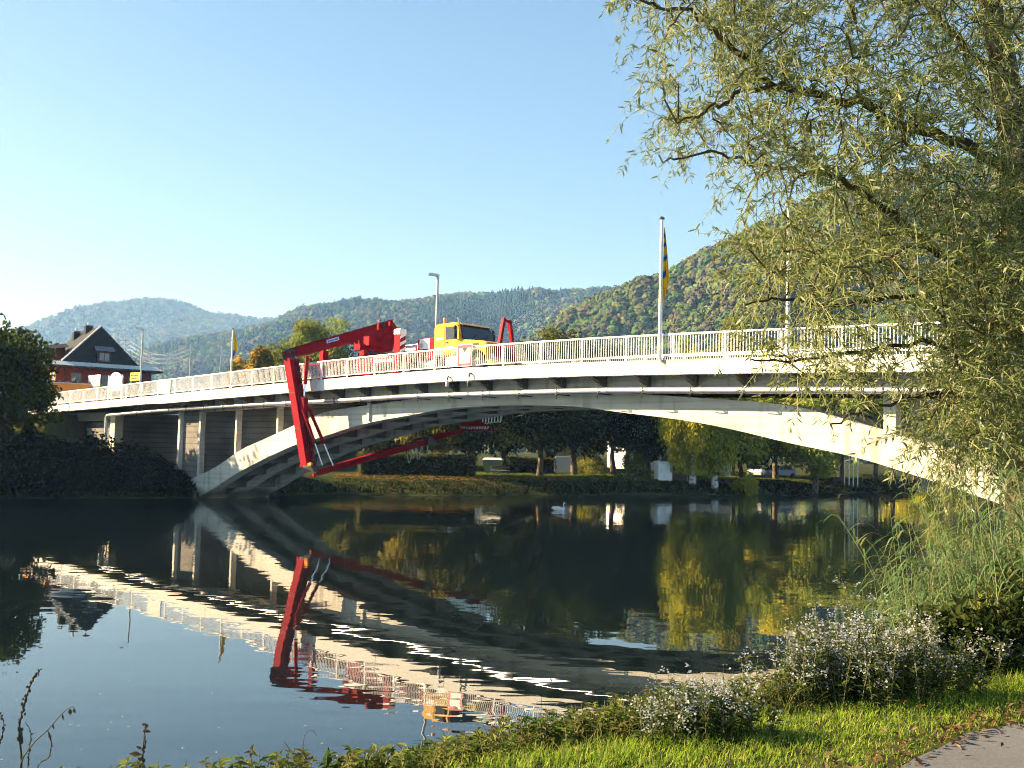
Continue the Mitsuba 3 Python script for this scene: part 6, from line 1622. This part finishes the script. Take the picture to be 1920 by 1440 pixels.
# dead leaves along the path edge
m = 620
xx = rng.uniform(0.6, 5.2, m)
off = np.abs(rng.normal(0, 0.10, m)) * np.sign(rng.uniform(-0.35, 1, m))
P2 = np.c_[xx - off * 0.6, pc(xx) + off * 0.75]
zz = np.where(off < 0, 2.216, 2.225 + rng.uniform(0, 0.05, m))
v, f = leaf_mesh(np.c_[P2, zz], rand_unit(rng, m) * [1, 1, 0.25], rand_unit(rng, m) * 0.5 + [0, 0, 1], rng.uniform(0.03, 0.085, m), rng.uniform(0.016, 0.035, m), fold=0.5, droop=-0.25)
c = np.array([(0.16, 0.09, 0.045), (0.24, 0.15, 0.08), (0.09, 0.05, 0.03), (0.30, 0.21, 0.12)])[rng.integers(4, size=m)] * rng.uniform(0.6, 1.2, (m, 1))
single('path_leaves', (v, f), 'vleaf', 'brown dead leaves gathered along the edge of the path', 'leaf litter', kind='stuff', color=np.repeat(c, 4, 0))
m = 140
P2 = np.c_[rng.uniform(-0.2, 4.6, m), rng.uniform(5.2, 8.2, m)]
P2 = P2[(P2[:, 1] > pc(P2[:, 0]) + 0.1) & (side_dist(P2, NEAR) > 5.4)]; m = len(P2)
v, f = leaf_mesh(np.c_[P2, ground_z(P2) + rng.uniform(0.03, 0.07, m)], rand_unit(rng, m) * [1, 1, 0.3], rand_unit(rng, m) * 0.6 + [0, 0, 1], rng.uniform(0.025, 0.06, m), 0.022, fold=0.5, droop=-0.2)
c = np.array([(0.20, 0.12, 0.05), (0.32, 0.24, 0.08), (0.13, 0.08, 0.04)])[rng.integers(3, size=m)]
single('lawn_leaves', (v, f), 'vleaf', 'dry leaves lying scattered in the grass verge', 'leaf litter', kind='stuff', color=np.repeat(c, 4, 0))
m = 260
P2 = np.c_[rng.uniform(-0.3, 5.0, m), rng.uniform(5.0, 8.4, m)]
P2 = P2[(P2[:, 1] > pc(P2[:, 0]) + 0.05) & (side_dist(P2, NEAR) > 5.2)]
v, f, c = tufts('x', '', P2, rng.uniform(0.07, 0.17, len(P2)), 4, [(0.34, 0.28, 0.12), (0.24, 0.24, 0.07), (0.13, 0.20, 0.03)], 155, 0.006, bend=0.8, spread=0.03)
single('verge_weeds', (v, f), 'vleaf', 'taller straw coloured stalks and weeds standing in the grass verge', 'grass', kind='stuff', color=c)
m = 36
q = np.array([fix(x, y, 0.004) for x, y in zip(rng.uniform(0, 900, m), rng.uniform(1240, 1430, m))])
v, f = leaf_mesh(q, rand_unit(rng, m) * [1, 1, 0], cols((0, 0, 1), m), rng.uniform(0.03, 0.06, m), 0.03, 0.1, 0)
single('floating_leaves', (v, f), 'vleaf', 'tiny pale leaves floating on the blue water', 'leaf litter', kind='stuff', color=np.repeat(cols((0.55, 0.50, 0.42), m), 4, 0))

# single dry weeds in front of the water at bottom left
def weed(label, px_line, D, r, pods, leaves, seed, colour=(0.07, 0.06, 0.035)):
    rng = np.random.default_rng(seed)
    k = thing('dry_weed', label, 'plant')
    L = np.array([at(x, y, D) for x, y in px_line])
    g = gz(L[0][0], L[0][1])
    L = np.vstack([[L[0][0] + 0.01, L[0][1], g - 0.05], L])
    t = np.linspace(0, len(L) - 1, 26)
    L2 = np.stack([PchipInterpolator(np.arange(len(L)), L[:, j])(t) for j in range(3)], 1)
    part(k, 'stem', tube(L2, np.linspace(r, r * 0.35, 26), 6, False), 'weed_stem', smooth=60)
    if pods:
        ms = []
        u = np.linspace(0.28, 0.97, pods)
        for q in u:
            p = np.array([np.interp(q * 25, np.arange(26), L2[:, j]) for j in range(3)])
            s = trimesh.creation.icosphere(1, r * rng.uniform(0.9, 1.5) * (1.25 - 0.75 * q)); s.apply_scale([1, 1, 1.5])
            s.apply_translation(p + rng.normal(0, r * 0.9, 3)); ms.append(s)
        part(k, 'seed_pods', cat(ms), 'weed_stem', kind='stuff')
    for (x, y, dx, dy, w) in leaves:
        p, q = at(x, y, D), at(x + dx, y + dy, D)
        v, f = leaf_mesh([p], [q - p], [[0.3, -1, 0.3]], [np.linalg.norm(q - p)], [w])
        part(k, 'leaf', (v, f), 'vleaf', color=cols(colour, 4))
mat('weed_stem', (0.055, 0.045, 0.026), 0.8)
weed('tall dry seed spike at the lower left corner', [(40, 1420), (37, 1390), (36, 1365), (45, 1320), (55, 1290), (68, 1264), (76, 1255)], 5.2, 0.006, 60, [], 161)
weed('arching dry stem with drooping dead leaves beside the seed spike', [(38, 1440), (62, 1395), (90, 1368), (110, 1345), (128, 1328), (137, 1325), (139, 1328)], 5.15, 0.004, 0,
     [(131, 1328, 1, 14, 0.022), (138, 1327, 3, 12, 0.014), (117, 1338, 2, 14, 0.010), (99, 1357, 2, 12, 0.010), (90, 1369, 7, 26, 0.012)], 162, (0.05, 0.045, 0.025))
weed('short dry seed stalk between the spike and the arching stem', [(52, 1440), (55, 1405), (58, 1378), (46, 1353)], 5.25, 0.0035, 22, [(57, 1378, 8, -4, 0.008)], 163)
weed('drooping seed stalk right of the arching stem', [(70, 1440), (92, 1418), (96, 1398), (93, 1378), (89, 1371)], 5.15, 0.003, 24, [], 164)
weed('curved seed spike cut by the left picture edge', [(-14, 1430), (-4, 1400), (4, 1378), (7, 1360), (4, 1345), (-2, 1336)], 5.2, 0.004, 30, [], 165)
weed('brown withered flower stalk left of the bottom centre', [(268, 1440), (268, 1410), (270, 1385), (271, 1368), (273, 1357)], 5.3, 0.005, 14,
     [(268, 1415, -28, -2, 0.028), (270, 1432, -24, 12, 0.03), (271, 1370, 12, 2, 0.018), (273, 1358, -8, 1, 0.018), (273, 1357, 5, 8, 0.018), (268, 1405, -14, -6, 0.016), (258, 1420, 10, 8, 0.02), (272, 1395, -3, 12, 0.02)], 166, (0.09, 0.07, 0.04))
weed('thin bent grass stalk with seeds in the bottom centre', [(560, 1440), (548, 1412), (538, 1398), (531, 1390)], 5.4, 0.0025, 10, [], 167)
weed('arched grass stalk near the dock leaf in the bottom centre', [(575, 1440), (568, 1400), (572, 1378), (583, 1369), (594, 1380)], 5.4, 0.0025, 0, [(612, 1441, 4, -40, 0.05)], 168, (0.05, 0.09, 0.02))
